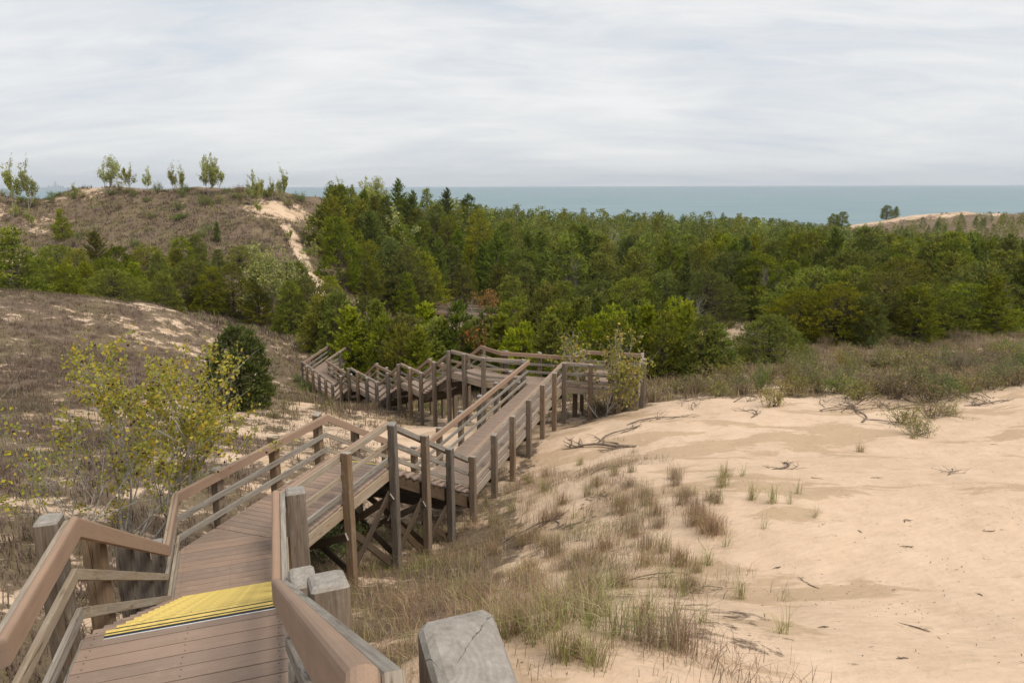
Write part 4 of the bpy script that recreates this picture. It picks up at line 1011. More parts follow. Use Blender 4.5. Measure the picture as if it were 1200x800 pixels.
for k, (x, y, h) in enumerate(RIGHTPINES):
    plant('pine_tree', [DOME, PINES[3], DOME2, PINES[7], DOME, PINES[4]][k % 6], x, y, h, ['broad green dome shaped', 'green broad headed', 'broad olive dome shaped', 'green wide skirted', 'broad green dome shaped', 'olive cone shaped'][k % 6] + ' pine fronting the stand ' + ('behind the round bush' if x / y > 0.27 and x / y < 0.45 else 'behind the crest bushes' if x / y >= 0.45 else 'behind the young pines') + (' standing tall' if h > 7.5 else ''), 'tree', 'broad pines along the front of the stand', wid=h / 9 * R_.uniform(1.05, 1.35))
plant('cedar_tree', CEDAR, *(-3.39, 46, 5.92), 'narrow dark green column shaped cedar behind the boardwalk', 'tree')
plant('spruce_tree', SPRUCE, *(16.94, 70, 7.58), 'pale grey green spruce with a pointed top among darker pines', 'tree')
plant('juniper_bush', BUSHP, *(-11.11, 28.66, 3.29), 'dense dark green rounded juniper bush alone on the sandy slope', 'bush', wid=0.60)
plant('round_bush', RBUSH, *(14.84, 41, 3.06), 'rounded green pine bush beside a bare sandy patch', 'bush', wid=0.60)
plant('autumn_tree', ORANGE, *(-1.96, 47, 5.25), 'small orange brown tree beside the narrow dark cedar', 'tree')
plant('autumn_tree', ORANGE, *(-2.52, 86, 5.82), 'small rusty orange tree in front of the distant boardwalk', 'tree')
plant('aspen_tree', PALE, *(-23.03, 70, 8.76), 'pale green leafy tree with a forked dark trunk among the pines', 'tree')
for k, (x, y, h) in enumerate([(-78.49, 116, 7.9), (-75.99, 116, 8.11), (-72.07, 122, 2.43), (-67.01, 123, 5.57), (-63.19, 123, 4.6), (-60.43, 123, 3.96), (-55.8, 122, 4.92), (-54.11, 122, 5.05), (-49.99, 122, 6.06), (-47.79, 122, 5.84), (-41.13, 116, 4.99), (-39.52, 117, 4.24), (-38.11, 118, 4.11), (-36.41, 119, 5.94)]):
    plant('poplar_tree', ASPEN[[1, 1, 1, 2, 3, 0, 1, 1, 2, 0, 0, 1, 1, 1][k % 14]], x, y, h * 1.12, 'slim yellow green poplar standing on the crest of the dune hill', 'tree', 'poplars along the dune hill crest', wid=h / 6 * R_.uniform(0.75, 1.05))
for k, (x, y, h) in enumerate([(-30.48, 132, 5.84), (-27.06, 130, 6.83), (-24.99, 142, 7.07), (-26.51, 118, 5.63), (-18.73, 112, 10.6), (-28.62, 110, 4.4), (-22.02, 112, 7.32), (-26.39, 106, 5.2), (-22.68, 104, 6.64), (-31.38, 104, 2.44), (-26.64, 96, 3.23), (-38.71, 112, 2.79), (-72.42, 110, 3.62), (-75.99, 112, 2.77)]):
    plant('poplar_tree', ASPEN[[1, 0, 2, 1, 0, 1][k % 6]], x, y, h, 'thin pale stemmed poplar where the dune hill meets the pine stand', 'tree', 'poplars at the edge of the pine stand')
for k, (x, y, h) in enumerate([(-20.22, 131, 9.61), (-25.51, 127, 6.06), (-17.17, 150, 7.82), (-13.74, 152, 9.02), (-9.02, 152, 10.56), (-64.4, 105, 4.45), (-40.28, 100, 2.71), (-24.46, 133, 4.61), (-26.0, 122, 4.88), (-17.63, 128, 9.45)]):
    plant('pine_tree', PINES[[2, 5, 0][k % 3]], x, y, h, 'dark pine growing by itself on the brown dune hill', 'tree', 'single pines on the dune hill')
for k, (x, y, h) in enumerate([(127.9, 284, 6.16), (142.75, 280, 5.29), (146.87, 281, 4.32), (157.94, 272, -0.37), (177.45, 280, 0.53), (185.16, 280, 1.64), (190.49, 280, 1.11), (125.51, 286, 6.43)]):
    plant('pine_tree', PINES[[3, 7, 2][k % 3]], x, y, h, 'dark pine outlined against the lake on the far sandy ridge', 'tree', 'pines on the far ridge', wid=h / 9 * 1.5)

for k, (x, y, h) in enumerate([(16.21, 118, 13.26), (7.05, 88, 8.28), (-3.18, 64, 5.5), (16.09, 64, 4.81), (-0.18, 84, 5.42), (26.59, 74, 6.01), (41.12, 60, 5.17), (-19.1, 96, 5.51), (38.53, 80, 7.02), (16.93, 90, 7.79)]):
    plant('dead_tree', SNAG[k % 2], x, y, h, 'bare grey dead tree standing among the living pines', 'tree', 'dead trees in the pine stand', parts=('trunk',))

# the pine stand that fills the valley
def in_stand(x, y):
    az = x / y
    if not (-0.30 < az < 0.82): return False
    if y < 84 + 10 * max(0, 0.25 - az): return False
    if az < -0.12 and (az < -0.245 or y < 86): return False
    if y > 150 and az < -0.1: return False
    if path_d(np.array(x), np.array(y), [(-34.3, 110.0), (-26.7, 92.0), (-21, 78)]) < 3.5: return False
    if -11.5 < x < 5.0 and y < 99: return False          # clearing round the far boardwalk
    if abs(x + 8.6) < 1.8 and y < 113: return False
    if az > 0.45 and y > 235: return False
    return y < 262
stand = []; cell = {}
def far_enough(x, y, d):
    ci, cj = int(x // 5), int(y // 5)
    for a in range(ci - 1, ci + 2):
        for b in range(cj - 1, cj + 2):
            for (px, py) in cell.get((a, b), ()):
                if (px - x) ** 2 + (py - y) ** 2 < d * d: return False
    cell.setdefault((ci, cj), []).append((x, y)); return True
for (x, y, h) in LEFTFOOT + MIDPINES + RIGHTPINES: cell.setdefault((int(x // 5), int(y // 5)), []).append((x, y))
for _ in range(26000):
    y = 84 + 178 * R_.random() ** 0.85; x = R_.uniform(-0.30, 0.82) * y
    if in_stand(x, y) and far_enough(x, y, 3.3 + 0.006 * y): stand.append((x, y))
stand.sort(key=lambda p: p[1])
sx = np.array([p[0] for p in stand]); sy = np.array([p[1] for p in stand]); szv = ground(sx, sy)
kinds = R_.choice(8, len(stand), p=[0.20, 0.15, 0.13, 0.10, 0.18, 0.10, 0.08, 0.06])
hh = np.clip(R_.normal(9.0, 1.3, len(stand)), 6.0, 12.0) * (0.92 + 0.10 * fbm(sx * 0.05, sy * 0.05, 2, 61))
cap_z = -np.interp(sx / sy, [-0.2, 0.0, 0.235, 0.35, 0.46, 0.7], [0.004, 0.0243, 0.0322, 0.0436, 0.058, 0.072]) * sy
hh = np.clip(np.minimum(hh, cap_z - szv + 0.5 - np.abs(R_.normal(0, 1.1, len(stand)))), 3.5, 12)
NIND = 250
def stand_label(k):
    size = 'short' if hh[k] < 7.2 else 'tall' if hh[k] > 9.2 else 'middling'
    look = ['green pointed pine', 'olive round topped pine', 'dark green pointed pine', 'green broad headed pine', 'olive cone shaped pine', 'grey green pine', 'bright green pine', 'green wide skirted pine'][kinds[k]]
    az = sx[k] / sy[k]
    where = ('beside the dune hill' if az < -0.12 else 'behind the distant boardwalk' if az < 0.06 else 'behind the young pines' if az < 0.32 else 'below the far sandy ridge')
    row = 'at the front of the stand ' if sy[k] < 96 else 'deep in the stand ' if sy[k] > 112 else 'in the stand '
    return size + ' ' + look + ' ' + row + where
for k in range(min(NIND, len(stand))):
    plant('pine_tree', PINES[kinds[k]], sx[k], sy[k], hh[k], stand_label(k), 'tree', 'pines of the valley stand', wid=hh[k] / 9 * R_.uniform(0.9, 1.35), z=szv[k])
# the far rows, past counting, as one mass
def low_pine(me, keep, r):
    V = np.empty(len(me.vertices) * 3, np.float32); me.vertices.foreach_get('co', V); V = V.reshape(-1, 3, 3)
    C = np.empty(len(me.vertices) * 4, np.float32); me.attributes['col'].data.foreach_get('color', C); C = C.reshape(-1, 3, 4)[:, 0, :3]
    s = r.random(len(V)) < keep; V = V[s]; C = C[s]
    c = V.mean(1, keepdims=True); V = c + (V - c) * 3.1
    return V, C
lows = [low_pine(p[1], 1200.0 / (len(p[1].vertices) / 3), R_) for p in PINES]
VV, CC = [], []
for k in range(NIND, len(stand)):
    V, C = lows[kinds[k]]; a = R_.uniform(0, 6.28); c_, s_ = math.cos(a), math.sin(a); s = hh[k] / 9; w = s * R_.uniform(0.95, 1.35)
    VV.append(np.stack([(V[..., 0] * c_ - V[..., 1] * s_) * w + sx[k], (V[..., 0] * s_ + V[..., 1] * c_) * w + sy[k], V[..., 2] * s + szv[k]], -1)); CC.append(C * R_.uniform(0.8, 1.2))
VV = np.concatenate(VV).reshape(-1, 3); CC = np.repeat(np.concatenate(CC), 3, 0)
o = bpy.data.objects.new('pine_forest', np_mesh('pine_forest', VV, np.arange(len(VV)).reshape(-1, 3), CC, [M['needle']])); col.objects.link(o)
tag(o, 'far rows of the green pine forest reaching to the lake shore', 'forest', kind='stuff')
print('stand', len(stand), 'far tris', len(VV) // 3)

# ------------------------------------------------------------------ near cottonwoods
COTTON = [broad_proto(61, 4.0, 0.42, 3, 10500, 0.055, 0, r0=0.045, lean=0.16), broad_proto(62, 3.0, 0.40, 2, 800, 0.06, 0, r0=0.04, lean=0.25), broad_proto(63, 3.5, 0.36, 3, 2300, 0.10, 0, r0=0.05, lean=0.25)]
plant('cottonwood_tree', COTTON[0], *(-6.23, 10.77, 3.93), 'leafy yellow green cottonwood with several pale stems beside the handrail', 'tree', rz=3.7, wid=1.02)
plant('cottonwood_tree', COTTON[1], *(-6.71, 9.64, 2.39), 'thin half bare cottonwood sapling leaning among dry brush', 'tree', rz=2.4, tilt=(0.0, 0.25))
plant('cottonwood_tree', COTTON[1], *(-7.48, 9.62, 2.31), 'bare branched cottonwood sapling with a few yellow leaves at the brush slope', 'tree', rz=4.4, wid=1.2, tilt=(0.0, 0.35))
plant('cottonwood_tree', COTTON[2], *(3.27, 25.37, 3.74), 'sparse yellow leaved cottonwood growing in front of the boardwalk platform', 'tree', rz=1.9, wid=1.1)

# ------------------------------------------------------------------ bushes along the crest and down the slope behind it
for k, (x, y, h, t) in enumerate([(7.06, 29.65, 0.8, 0), (7.64, 29.1, 1.0, 1), (8.22, 28.03, 0.9, 0), (9.31, 28.22, 0.8, 1), (9.37, 25.06, 1.0, 3), (11.03, 27.78, 1.1, 3), (12.3, 28.38, 1.2, 0), (13.02, 27.7, 1.0, 2), (12.76, 26.07, 1.1, 0), (14.13, 26.9, 1.3, 1), (14.32, 26.02, 1.4, 1), (15.21, 26.49, 1.5, 0), (14.87, 25.04, 1.3, 1), (15.59, 25.5, 1.2, 2), (16.45, 25.89, 1.0, 0), (17.32, 26.27, 0.9, 1), (18.11, 26.51, 1.1, 0), (19.19, 26.68, 1.2, 1), (12.44, 21.95, 0.8, 0), (11.93, 20.31, 0.7, 0), (13.63, 22.62, 0.8, 1), (14.25, 22.73, 0.6, 0), (9.74, 30.13, 0.7, 2), (12.11, 29.2, 0.9, 2), (14.24, 28.48, 1.0, 1), (19.58, 27.72, 1.0, 2)]):
    lab = ['grey green twiggy bush', 'dry brown twiggy bush', 'fresh green bush', 'yellow flowered bush'][t]
    plant('shrub', SHRUBS[t], x, y, h, lab + ' on the crest where the bare dune meets the brush', 'bush', 'bushes on the dune crest', parts=('stems', 'leaves'), wid=h * 1.25)
n = 0
for _ in range(4000):
    if n >= 165: break
    y = 28 + 38 * R_.random() ** 1.1; x = R_.uniform(0.13, 0.80) * y
    if x < 6 and y < 30 or x / y < 0.16 and y < 40: continue
    if float(veg_cover(np.array([x]), np.array([y]))[0]) < 0.35 or (x - 21.2) ** 2 + (y - 68) ** 2 < 40: continue
    t = R_.choice(4, p=[0.30, 0.48, 0.15, 0.07]); n += 1
    lab = ['grey green low bush', 'dry brown low bush', 'fresh green low bush', 'yellow flowered low bush'][t]
    plant('shrub', SHRUBS[t], x, y, R_.uniform(0.6, 1.5), lab + ' on the brushy slope between the dune crest and the pines', 'bush', 'bushes on the brushy slope', parts=('stems', 'leaves'), wid=R_.uniform(0.8, 1.7))
n = 0
for _ in range(3000):                      # low bushes on the dune hill and round the feet of the trees
    if n >= 95: break
    y = R_.uniform(78, 122) if n % 3 else R_.uniform(116, 124); x = R_.uniform(-0.72, -0.20) * y
    if float(veg_cover(np.array([x]), np.array([y]))[0]) < 0.45: continue
    t = R_.choice(3, p=[0.36, 0.16, 0.48]); n += 1
    lab = ['grey green low bush', 'dry brown low bush', 'fresh green low bush'][t]
    plant('shrub', SHRUBS[t], x, y, R_.uniform(0.9, 2.0), lab + ' scattered on the face of the dune hill', 'bush', 'bushes on the dune hill', parts=('stems', 'leaves'), wid=R_.uniform(1.0, 2.2))
for k, (x, y, h, t) in enumerate([(-3.64, 13.11, 1.2, 2), (-3.35, 14.05, 0.9, 0), (3.44, 28.13, 0.7, 0), (4.31, 27.05, 0.8, 1), (5.65, 28.01, 0.7, 1), (-12.9, 46.97, 0.9, 2), (-14.25, 46.77, 0.8, 2), (-9.48, 45.55, 0.8, 0), (-6.91, 38.79, 0.7, 0), (-9.82, 42.2, 0.7, 1), (-5.85, 36.59, 0.7, 1), (-3.27, 33.17, 0.6, 0), (-1.7, 34.39, 0.6, 2), (-0.01, 33.8, 0.6, 0), (1.52, 31.22, 0.7, 0), (-6.93, 15.3, 0.5, 0), (-10.45, 28.36, 0.5, 1), (-9.36, 27.14, 0.5, 0), (-12.69, 43.24, 0.9, 2)]):
    lab = ['grey green bush', 'dry brown bush', 'fresh green bush', 'yellow flowered bush'][t]
    plant('shrub', SHRUBS[t], x, y, h, lab + ' growing close beside the boardwalk', 'bush', 'bushes beside the boardwalk', parts=('stems', 'leaves'), wid=h * 1.2)

# ------------------------------------------------------------------ ground cover
def under_deck(x, y):
    d = np.full(np.shape(x), 9.0)
    cl = [((a[0] + b[0]) / 2, (a[1] + b[1]) / 2) for a, b in zip(EL[:9], ER[:9])]
    return path_d(x, y, cl)
def scatter_cover(name, label, xs, ys, dens_fn, N, H, pal, nb, w, lean, seed, spread=0.06):
    r = np.random.default_rng(seed)
    x = r.uniform(*xs, N); y = r.uniform(*ys, N) if not callable(ys) else ys(r, N)
    keep = r.random(N) < dens_fn(x, y); x = x[keep]; y = y[keep]; z = ground(x, y)
    hs = H * r.uniform(0.5, 1.3, len(x)) * (1 + 0.3 * fbm(x * 0.7, y * 0.7, 2, 71))
    ti = np.clip(((0.5 + 0.85 * fbm(x * 0.45 + 3, y * 0.45, 3, seed + 50)) * len(pal)).astype(int) + r.integers(-1, 2, len(x)), 0, len(pal) - 1)
    b = np.repeat(np.c_[x, y, z - 0.02], nb, 0); b[:, :2] += r.normal(0, spread, (len(b), 2))
    hb = np.repeat(hs, nb) * r.uniform(0.5, 1.15, len(b))
    c = pal[np.where(r.random(len(b)) < 0.65, np.repeat(ti, nb), r.integers(0, len(pal), len(b)))] * r.uniform(0.75, 1.25, (len(b), 1))
    V, F3, F4, C = blade_arrays(b, hb, np.abs(r.normal(0, lean, len(b))), w * r.uniform(0.6, 1.4, len(b)), c, r)
    o = bpy.data.objects.new(name, np_mesh(name, V, F3, C, [M['grass']], None, F4)); col.objects.link(o)
    tag(o, label, 'grass', kind='stuff'); print(name, len(x))
patch = lambda x, y, k=0.0: np.clip(1.6 * (veg_cover(x, y) - 0.30 + 0.5 * fbm(x * 0.8, y * 0.8, 3, 81)) + k, 0, 1)
left = lambda x, y: (x / np.maximum(y, 1) < -0.15) * (x / np.maximum(y, 1) > -0.95) * (under_deck(x, y) > 0.9)
scatter_cover('dry_brush', 'low dry purple brown brush covering the sandy slope', (-36, -4), (5, 58), lambda x, y: patch(x, y) ** 1.3 * left(x, y) * np.clip(26 / np.maximum(y, 8), 0, 1), 58000, 0.24, BROWN[:5], 9, 0.013, 0.95, 1, 0.09)
scatter_cover('slope_grass', 'thin straw grass mixed into the brush slope', (-36, -3), (5, 58), lambda x, y: np.clip(patch(x, y, 0.1), 0, 0.6) * left(x, y) * np.clip(20 / np.maximum(y, 8), 0, 1), 7000, 0.32, np.r_[STRAW[:4], BROWN], 9, 0.007, 0.6, 2)
def gully(x, y):
    g = np.exp(-((x + 1.7 + 0.02 * (y - 10)) / 1.55) ** 2) * sstep(y, 3.6, 6) * (1 - sstep(y, 16, 21))
    return np.clip(g * sstep(fbm(x * 1.1, y * 1.1, 3, 91), -0.45, 0.25), 0, 1)
scatter_cover('gully_grass', 'tangled green and straw grass growing under and beside the stairs', (-5.5, 3.0), (3.5, 22), gully, 4000, 0.34, np.r_[GREENISH[1:5], STRAW[:4], RUSSET, BROWN[:3], STRAW[4:]], 24, 0.0055, 0.85, 3, 0.10)
def clumpy(x, y):
    g = sstep(x, -1.6, 0.2) * (1 - sstep(x, 1.2 + 0.05 * y, 3.2 + 0.07 * y)) * sstep(y, 3.8, 5.5) * (1 - sstep(y, 18, 23))
    return np.clip(g * sstep(fbm(x * 0.85, y * 0.85, 3, 95), -0.10, 0.42), 0, 1)
scatter_cover('dune_brush', 'low russet and grey brush in patches on the open sand', (-1.5, 6.0), (3.5, 23), clumpy, 3200, 0.24, np.r_[RUSSET, STRAW[:4], RUSSET[:3], BROWN[:3], GREENISH[:2]], 22, 0.005, 1.0, 4, 0.11)
scatter_cover('slope_brush', 'mixed dry grass and brush on the slope beyond the dune crest', (0, 60), (26, 72), lambda x, y: patch(x, y, 0.1) * (y > 26.8) * (x / y > 0.12) * (x / y < 0.82) * np.clip(36 / y, 0, 1), 52000, 0.40, np.r_[BROWN, RUSSET, STRAW[:4], GREENISH[2:5]], 5, 0.022, 0.6, 5, 0.12)
scatter_cover('hill_brush', 'dull brown brush covering the dune hill', (-100, -5), (58, 126), lambda x, y: patch(x, y) * (x / y < -0.14) * (x / y > -0.78), 40000, 0.45, np.r_[BROWN[:4], GREENISH[:4], BROWN[:3], STRAW[2:4]], 6, 0.065, 0.7, 6, 0.22)
scatter_cover('valley_grass', 'dry grass and brush on the valley floor behind the boardwalk', (-22, 24), (27, 84), lambda x, y: patch(x, y, 0.1) * (x / y > -0.34) * (x / y < 0.22) * np.clip(40 / y, 0, 1) * (path_d(x, y, [(-1.8, 28.7), (-9.4, 39.9), (-12.6, 45), (-12.2, 50)]) > 0.9), 30000, 0.42, np.r_[BROWN, STRAW[:4], GREENISH], 5, 0.024, 0.6, 7, 0.12)
scatter_cover('ridge_brush', 'dull brush on the far sandy ridge by the lake', (95, 230), (250, 300), lambda x, y: patch(x, y, -0.1), 3500, 0.6, np.r_[BROWN, GREENISH[:3]], 6, 0.12, 0.7, 8, 0.4)

# tufts that stand apart on the open sand
TUFTS = [tuft_mesh(101, 110, 0.50, STRAW, 0.06, 0.0055, 0.7), tuft_mesh(102, 200, 0.46, RUSSET, 0.09, 0.005, 0.6), tuft_mesh(103, 60, 0.55, STRAW[[0, 1, 4, 5]], 0.045, 0.006, 0.8), tuft_mesh(104, 260, 0.36, RUSSET, 0.12, 0.005, 0.8), tuft_mesh(105, 26, 0.50, STRAW[[0, 4, 5]], 0.03, 0.006, 0.8)]
TL = ['straw coloured grass tuft standing on the open sand beside the boardwalk', 'russet grass tuft standing on the open sand beside the boardwalk', 'thin green and straw grass tuft on the bare dune', 'dense low russet tuft on the open sand', 'sparse green grass sprig on the bare dune']
for (x, y, k, s) in [(5.66, 13.44, 4, 1), (4.91, 12.77, 2, 1), (4.61, 13.06, 2, 1), (2.87, 8.25, 2, 0.8), (2.57, 6.2, 4, 0.9), (3.42, 11.43, 3, 1.1), (3.4, 12.53, 1, 1.1), (3.31, 13.13, 1, 1), (2.19, 13.38, 1, 1.3), (2.44, 10.94, 0, 1.1), (0.64, 5.43, 2, 1), (1.01, 5.11, 2, 0.9), (9.37, 18.49, 0, 0.8), (11.54, 19.83, 0, 0.8), (1.15, 15.29, 1, 1), (1.71, 15.2, 0, 1), (0.73, 14.56, 1, 1.2), (1.63, 11.68, 3, 1.3), (2.18, 12.27, 3, 1.2), (2.13, 10.41, 3, 1.2), (1.25, 10.92, 3, 1.3), (0.76, 11.98, 1, 1.2), (0.26, 10.64, 3, 1.3), (-0.01, 8.37, 3, 1.3), (0.39, 7.61, 1, 1.2), (0.9, 8.76, 1, 1.1), (1.41, 9.13, 0, 1), (0.89, 6.86, 2, 1), (2.08, 8.96, 2, 1), (2.18, 8.4, 4, 1), (3.0, 10.15, 2, 0.9), (3.46, 10.83, 4, 0.9), (1.45, 6.95, 4, 1), (1.49, 6.0, 4, 1), (1.78, 6.17, 4, 0.8), (0.19, 5.09, 0, 1), (0.37, 4.75, 0, 0.9), (0.61, 4.64, 0, 0.8), (0.81, 5.13, 2, 1), (2.76, 12.88, 1, 1), (4.67, 14.94, 0, 1), (3.61, 15.19, 1, 1), (2.39, 15.97, 0, 0.9), (1.94, 19.49, 0, 0.8), (1.95, 15.62, 1, 1), (5.04, 14.93, 4, 0.9), (2.75, 14.15, 3, 1), (0.16, 13.38, 1, 1), (-0.36, 13.37, 1, 1), (-0.36, 10.61, 3, 1.2), (-0.48, 9.0, 1, 1.2), (-0.75, 10.35, 0, 1.2), (5.4, 12.02, 4, 0.7), (4.3, 11.47, 4, 0.8), (5.23, 12.75, 4, 0.9), (3.9, 12.9, 0, 1), (3.43, 12.05, 1, 1), (-0.01, 16.39, 0, 1), (0.46, 18.77, 0, 0.9), (0.95, 19.21, 1, 0.9), (2.82, 16.14, 0, 0.8), (0.21, 10.38, 3, 1.06), (1.07, 9.08, 0, 1.05), (1.1, 9.51, 1, 1.1), (0.62, 5.25, 4, 0.8), (3.27, 11.96, 1, 1.03), (0.84, 6.03, 0, 0.68), (4.36, 14.12, 0, 1.01), (0.31, 9.53, 3, 0.96), (2.56, 10.16, 1, 1.04), (-0.66, 17.85, 1, 0.73), (1.19, 5.85, 1, 0.81), (2.36, 8.84, 3, 0.89), (-0.06, 5.25, 0, 0.96), (0.05, 5.34, 1, 0.74), (-0.3, 5.49, 4, 0.64), (2.63, 10.47, 1, 0.61), (1.1, 11.3, 0, 0.62), (2.57, 14.99, 3, 0.88), (3.42, 11.46, 1, 1.1), (0.83, 17.07, 0, 1.07), (0.25, 8.05, 3, 0.76), (0.85, 10.94, 3, 0.92), (1.54, 9.16, 1, 0.82), (2.64, 12.2, 1, 0.82), (0.39, 13.75, 3, 0.61), (0.86, 9.24, 0, 0.79), (2.25, 13.91, 3, 0.83), (2.25, 11.21, 1, 0.97), (-1.3, 19.36, 0, 1.08), (0.29, 11.55, 3, 0.69), (-0.01, 6.05, 1, 0.75), (0.44, 5.64, 0, 1.09), (2.7, 13.52, 1, 0.93), (0.43, 13.31, 3, 0.92), (-0.39, 10.15, 3, 0.94), (0.08, 5.46, 1, 0.64), (2.77, 12.34, 4, 0.74), (3.5, 14.56, 1, 0.76), (2.37, 8.83, 1, 0.77), (3.52, 13.68, 3, 0.89), (0.96, 10.06, 1, 0.83), (2.17, 11.93, 3, 0.62), (1.28, 14.06, 4, 1.07), (0.49, 4.77, 1, 0.62), (0.65, 5.84, 1, 0.87), (-0.45, 15.75, 0, 1.05), (1.07, 5.0, 3, 0.89), (-0.64, 8.56, 1, 0.85), (0.39, 19.42, 3, 0.63), (3.84, 13.15, 1, 0.73), (2.72, 9.81, 0, 0.78), (0.03, 10.68, 0, 0.69), (1.3, 5.11, 1, 1.01), (-0.77, 10.11, 3, 0.62), (0.47, 14.15, 3, 0.63), (0.3, 5.33, 0, 0.99), (-1.12, 19.55, 4, 1.09), (3.65, 13.61, 4, 0.76), (0.65, 12.67, 3, 0.89), (1.01, 14.55, 3, 0.81), (-0.5, 20.27, 3, 1.0)]:
    o = bpy.data.objects.new('grass_tuft', TUFTS[k]); col.objects.link(o)
    o.location = (x, y, gz(x, y)); o.rotation_euler = (0, 0, random.uniform(0, 6.28)); o.scale = (s, s, s)
    tag(o, TL[k], 'grass', TL[k][:-len(' beside the boardwalk')] if 'beside' in TL[k] else TL[k])

# dead branches and roots lying on the sand
def dead_branch(x, y, L, az, seed, label, thick=0.028, forks=5, sink=0.01, rise=0.10, mat='twig', group=None):
    r = np.random.default_rng(seed); A = Acc()
    def run(p, a, L, rad, lev, lift):
        n = 7; P = []; q = np.array(p, float)
        for i in range(n + 1):
            zz = gz(x + q[0], y + q[1]) - gz(x, y); hump = lift * math.sin(math.pi * i / n) if lev == 0 else lift * i / n
            P.append((q[0], q[1], zz + hump - sink * (lev == 0)))
            a += r.normal(0, 0.28); q = q + np.array([math.cos(a), math.sin(a)]) * L / n
        P = np.array(P); A.add(*tube(P, np.linspace(rad, rad * 0.3, n + 1), 6))
        if lev < 2:
            for f in range(forks if lev == 0 else 2):
                i = r.integers(1, n); run(P[i][:2], a + r.choice([-1, 1]) * r.uniform(0.4, 1.1), L * r.uniform(0.25, 0.5), rad * 0.5, lev + 1, rise * r.uniform(0.2, 1.6))
    run((0, 0), az, L, thick, 0, rise)
    o = bpy.data.objects.new('dead_branch', A.mesh('dead_branch', M[mat])); col.objects.link(o); o.location = (x, y, gz(x, y))
    tag(o, label, 'branch', group)
for k, (x, y, L, az, th, lab) in enumerate([(3.61, 20.1, 2.4, 2.6, 0.06, 'pale crooked dead trunk lying at the foot of the boardwalk platform'), (2.61, 21.14, 1.8, 0.5, 0.03, 'dark forked root sticking out of the sand under the platform edge'), (3.75, 22.56, 2.2, 0.35, 0.03, 'long dark root snaking over the sand beside the platform'), (6.55, 26.77, 1.6, 0.2, 0.022, 'dark twisted branch on the sand below the yellow bush'), (7.84, 22.78, 1.5, 0.5, 0.025, 'dark branching stick below the crest bushes'), (6.08, 15.96, 1.6, 0.15, 0.024, 'long low dark branch half buried in the open dune'), (11.17, 22.11, 2.6, 0.75, 0.04, 'thick bleached branch rising from the dune to the crest bushes'), (12.92, 23.93, 2.2, 0.6, 0.035, 'forked dead branch under the brown crest bush'), (14.62, 25.14, 1.6, 2.4, 0.03, 'arched dead branch leaning over the dune crest'), (10.68, 24.18, 1.4, 0.9, 0.022, 'thin dark forked branch standing at the dune crest'), (15.55, 23.93, 1.8, 0.2, 0.035, 'tangled grey branches at the sandy crest'), (2.18, 8.4, 0.9, 1.2, 0.012, 'thin dark runner stretched over the sand among grass tufts'), (1.67, 9.6, 1.0, 0.1, 0.012, 'bare grey twig spray lying among russet tufts'), (1.9, 16.91, 1.0, 0.4, 0.016, 'dark bent stick on the sand beside the walkway'), (9.59, 15.0, 1.0, 0.2, 0.014, 'dark flat stick lying on the clean dune slope'), (-0.37, 14.1, 1.6, 0.4, 0.03, 'pale straight log lying in the grass beside the walkway posts')]): dead_branch(x, y, L, az, 200 + k, lab, th)
for k, (x, y, L, az) in enumerate([(7.89, 15.0, 0.28, 0.26), (8.08, 11.23, 0.25, 3.9), (6.4, 10.65, 0.27, 3.82), (5.87, 11.39, 0.13, 5.32), (3.28, 6.75, 0.13, 3.76), (4.55, 7.08, 0.33, 1.89), (4.18, 8.97, 0.39, 2.51), (6.14, 8.58, 0.13, 1.31), (3.99, 9.86, 0.2, 3.54), (6.85, 11.74, 0.34, 1.35), (3.38, 5.66, 0.16, 0.17), (13.22, 19.04, 0.21, 5.81), (6.56, 14.97, 0.28, 5.22)]): dead_branch(x, y, L, az, 300 + k, 'short dark twig lying on the bare sand', 0.009, 2, 0.002, 0.015, 'twig', 'twigs on the bare sand')

rb = np.random.default_rng(19)
for k in range(20):
    x = rb.uniform(5.5, 19.5); y = 26.3 - 0.02 * x - rb.uniform(-0.6, 2.2)
    dead_branch(x, y, rb.uniform(0.5, 1.6), rb.uniform(-0.6, 3.4), 400 + k, 'small dark root or stick poking out along the sandy dune crest', rb.uniform(0.010, 0.024), 4, 0.01, rb.uniform(0.08, 0.35), 'twig', 'roots along the dune crest')
# crumbs of bark, stalk and leaf on the sand
xs_ = rb.uniform(-1, 22, 9000); ys_ = rb.uniform(3.5, 26, 9000)
kp = (xs_ / ys_ < 0.85) & (xs_ > -0.6 + 0.05 * ys_) & (rb.random(9000) < np.clip(9 / ys_, 0, 1) * (0.25 + 0.75 * sstep(fbm(xs_ * 0.6, ys_ * 0.6, 3, 33), 0.0, 0.4)))
xs_ = xs_[kp]; ys_ = ys_[kp]; b_ = np.c_[xs_, ys_, ground(xs_, ys_) + 0.006]; d_ = rand_dirs(rb, len(xs_)) * np.array([1, 1, 0.12])
V, F = leaf_quads(b_, unit(d_), rb.uniform(0.015, 0.07, len(xs_)), rb.uniform(0.006, 0.014, len(xs_)), rb, 3.0)
o = bpy.data.objects.new('sand_litter', np_mesh('sand_litter', V, None, np.repeat(BROWN[rb.integers(0, 5, len(xs_))] * 0.8, 4, 0), [M['grass']], None, F)); col.objects.link(o)
tag(o, 'tiny dark crumbs of bark and stalk scattered on the sand', 'litter', kind='stuff')

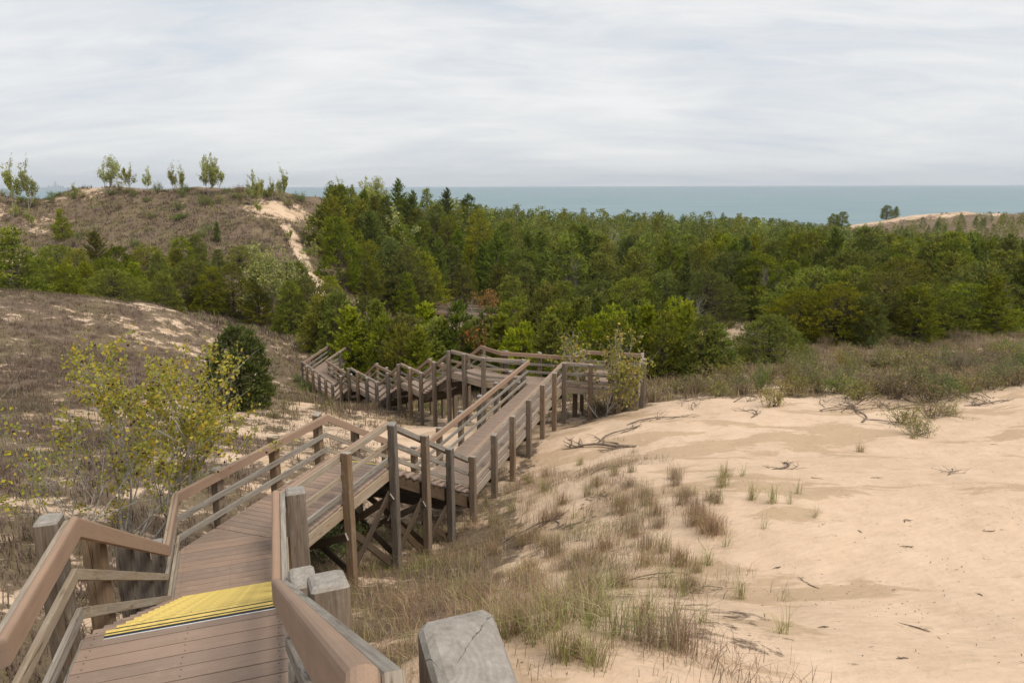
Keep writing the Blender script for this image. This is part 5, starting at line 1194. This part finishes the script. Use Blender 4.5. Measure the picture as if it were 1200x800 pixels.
# ------------------------------------------------------------------ far skyline across the lake
for (x, y, w, h, st) in [(-7795, 12114, 33, 33, 0), (-7808, 12210, 26, 49, 0), (-7490, 11765, 22, 39, 0), (-7716, 12187, 30, 44, 0), (-7457, 11842, 23, 41, 0), (-7539, 12039, 28, 43, 0), (-7600, 12192, 23, 70, 0), (-7269, 11715, 18, 50, 0), (-7484, 12118, 22, 67, 0), (-7219, 11753, 33, 114, 2), (-7339, 12017, 21, 74, 0), (-7148, 11760, 26, 63, 0), (-7387, 12222, 20, 62, 0), (-7391, 12299, 29, 32, 0), (-7242, 12120, 33, 42, 0), (-7164, 12060, 33, 36, 0), (-7252, 12280, 24, 45, 0), (-7197, 12258, 32, 36, 0), (-6968, 11949, 26, 54, 0), (-7111, 12254, 29, 45, 0), (-6887, 11941, 32, 87, 0), (-6886, 11999, 25, 81, 0), (-7007, 12270, 27, 48, 0), (-6687, 11782, 29, 51, 0), (-6775, 12009, 33, 34, 0)]:
    o = empty('tower_block', (x, y, -29.0))
    def blk(nm, w0, w1, z0, z1): 
        vs = [(sx_ * w0 / 2, sy_ * w0 / 2, z0) for sx_, sy_ in ((-1, -1), (1, -1), (1, 1), (-1, 1))] + [(sx_ * w1 / 2, sy_ * w1 / 2, z1) for sx_, sy_ in ((-1, -1), (1, -1), (1, 1), (-1, 1))]
        mesh_obj(nm, vs, [(3, 2, 1, 0), (4, 5, 6, 7), (0, 1, 5, 4), (1, 2, 6, 5), (2, 3, 7, 6), (3, 0, 4, 7)], M['concrete'], o)
    blk('shaft', w, w * (0.75 if st == 2 else 1), -0.5, h * 0.8); blk('crown', w * 0.7, w * 0.55, h * 0.8, h)
    if st == 2:
        for sgn in (-1, 1): mesh_obj('antenna', [(sgn * 9 + a, b, c) for c in (h, h * 1.22) for a, b in ((-3, -3), (3, -3), (3, 3), (-3, 3))], [(3, 2, 1, 0), (4, 5, 6, 7), (0, 1, 5, 4), (1, 2, 6, 5), (2, 3, 7, 6), (3, 0, 4, 7)], M['concrete'], o)
    tag(o, 'tallest twin masted tower in the faint skyline across the lake' if st == 2 else 'tiny pale tower block in the faint skyline across the lake', 'building', None if st == 2 else 'far skyline across the lake')

# ------------------------------------------------------------------ the air between here and the far shore
def build_haze():
    x0, x1, y0, y1, z0, z1 = -13000, 13000, -200, 13500, -38.0, 190.0
    vs = [(x0, y0, z0), (x1, y0, z0), (x1, y1, z0), (x0, y1, z0), (x0, y0, z1), (x1, y0, z1), (x1, y1, z1), (x0, y1, z1)]
    s = NT('pale_air')
    v = s.n('ShaderNodeVolumePrincipled', {'Color': (0.80, 0.90, 1.0, 1), 'Density': 7.0e-5, 'Anisotropy': 0.2})
    s.t.links.new(v.outputs[0], s.out.inputs['Volume'])
    o = mesh_obj('haze', vs, [(3, 2, 1, 0), (4, 5, 6, 7), (0, 1, 5, 4), (1, 2, 6, 5), (2, 3, 7, 6), (3, 0, 4, 7)], s.m)
    tag(o, 'faint pale blue haze over the lake', 'haze', kind='stuff')
build_haze()
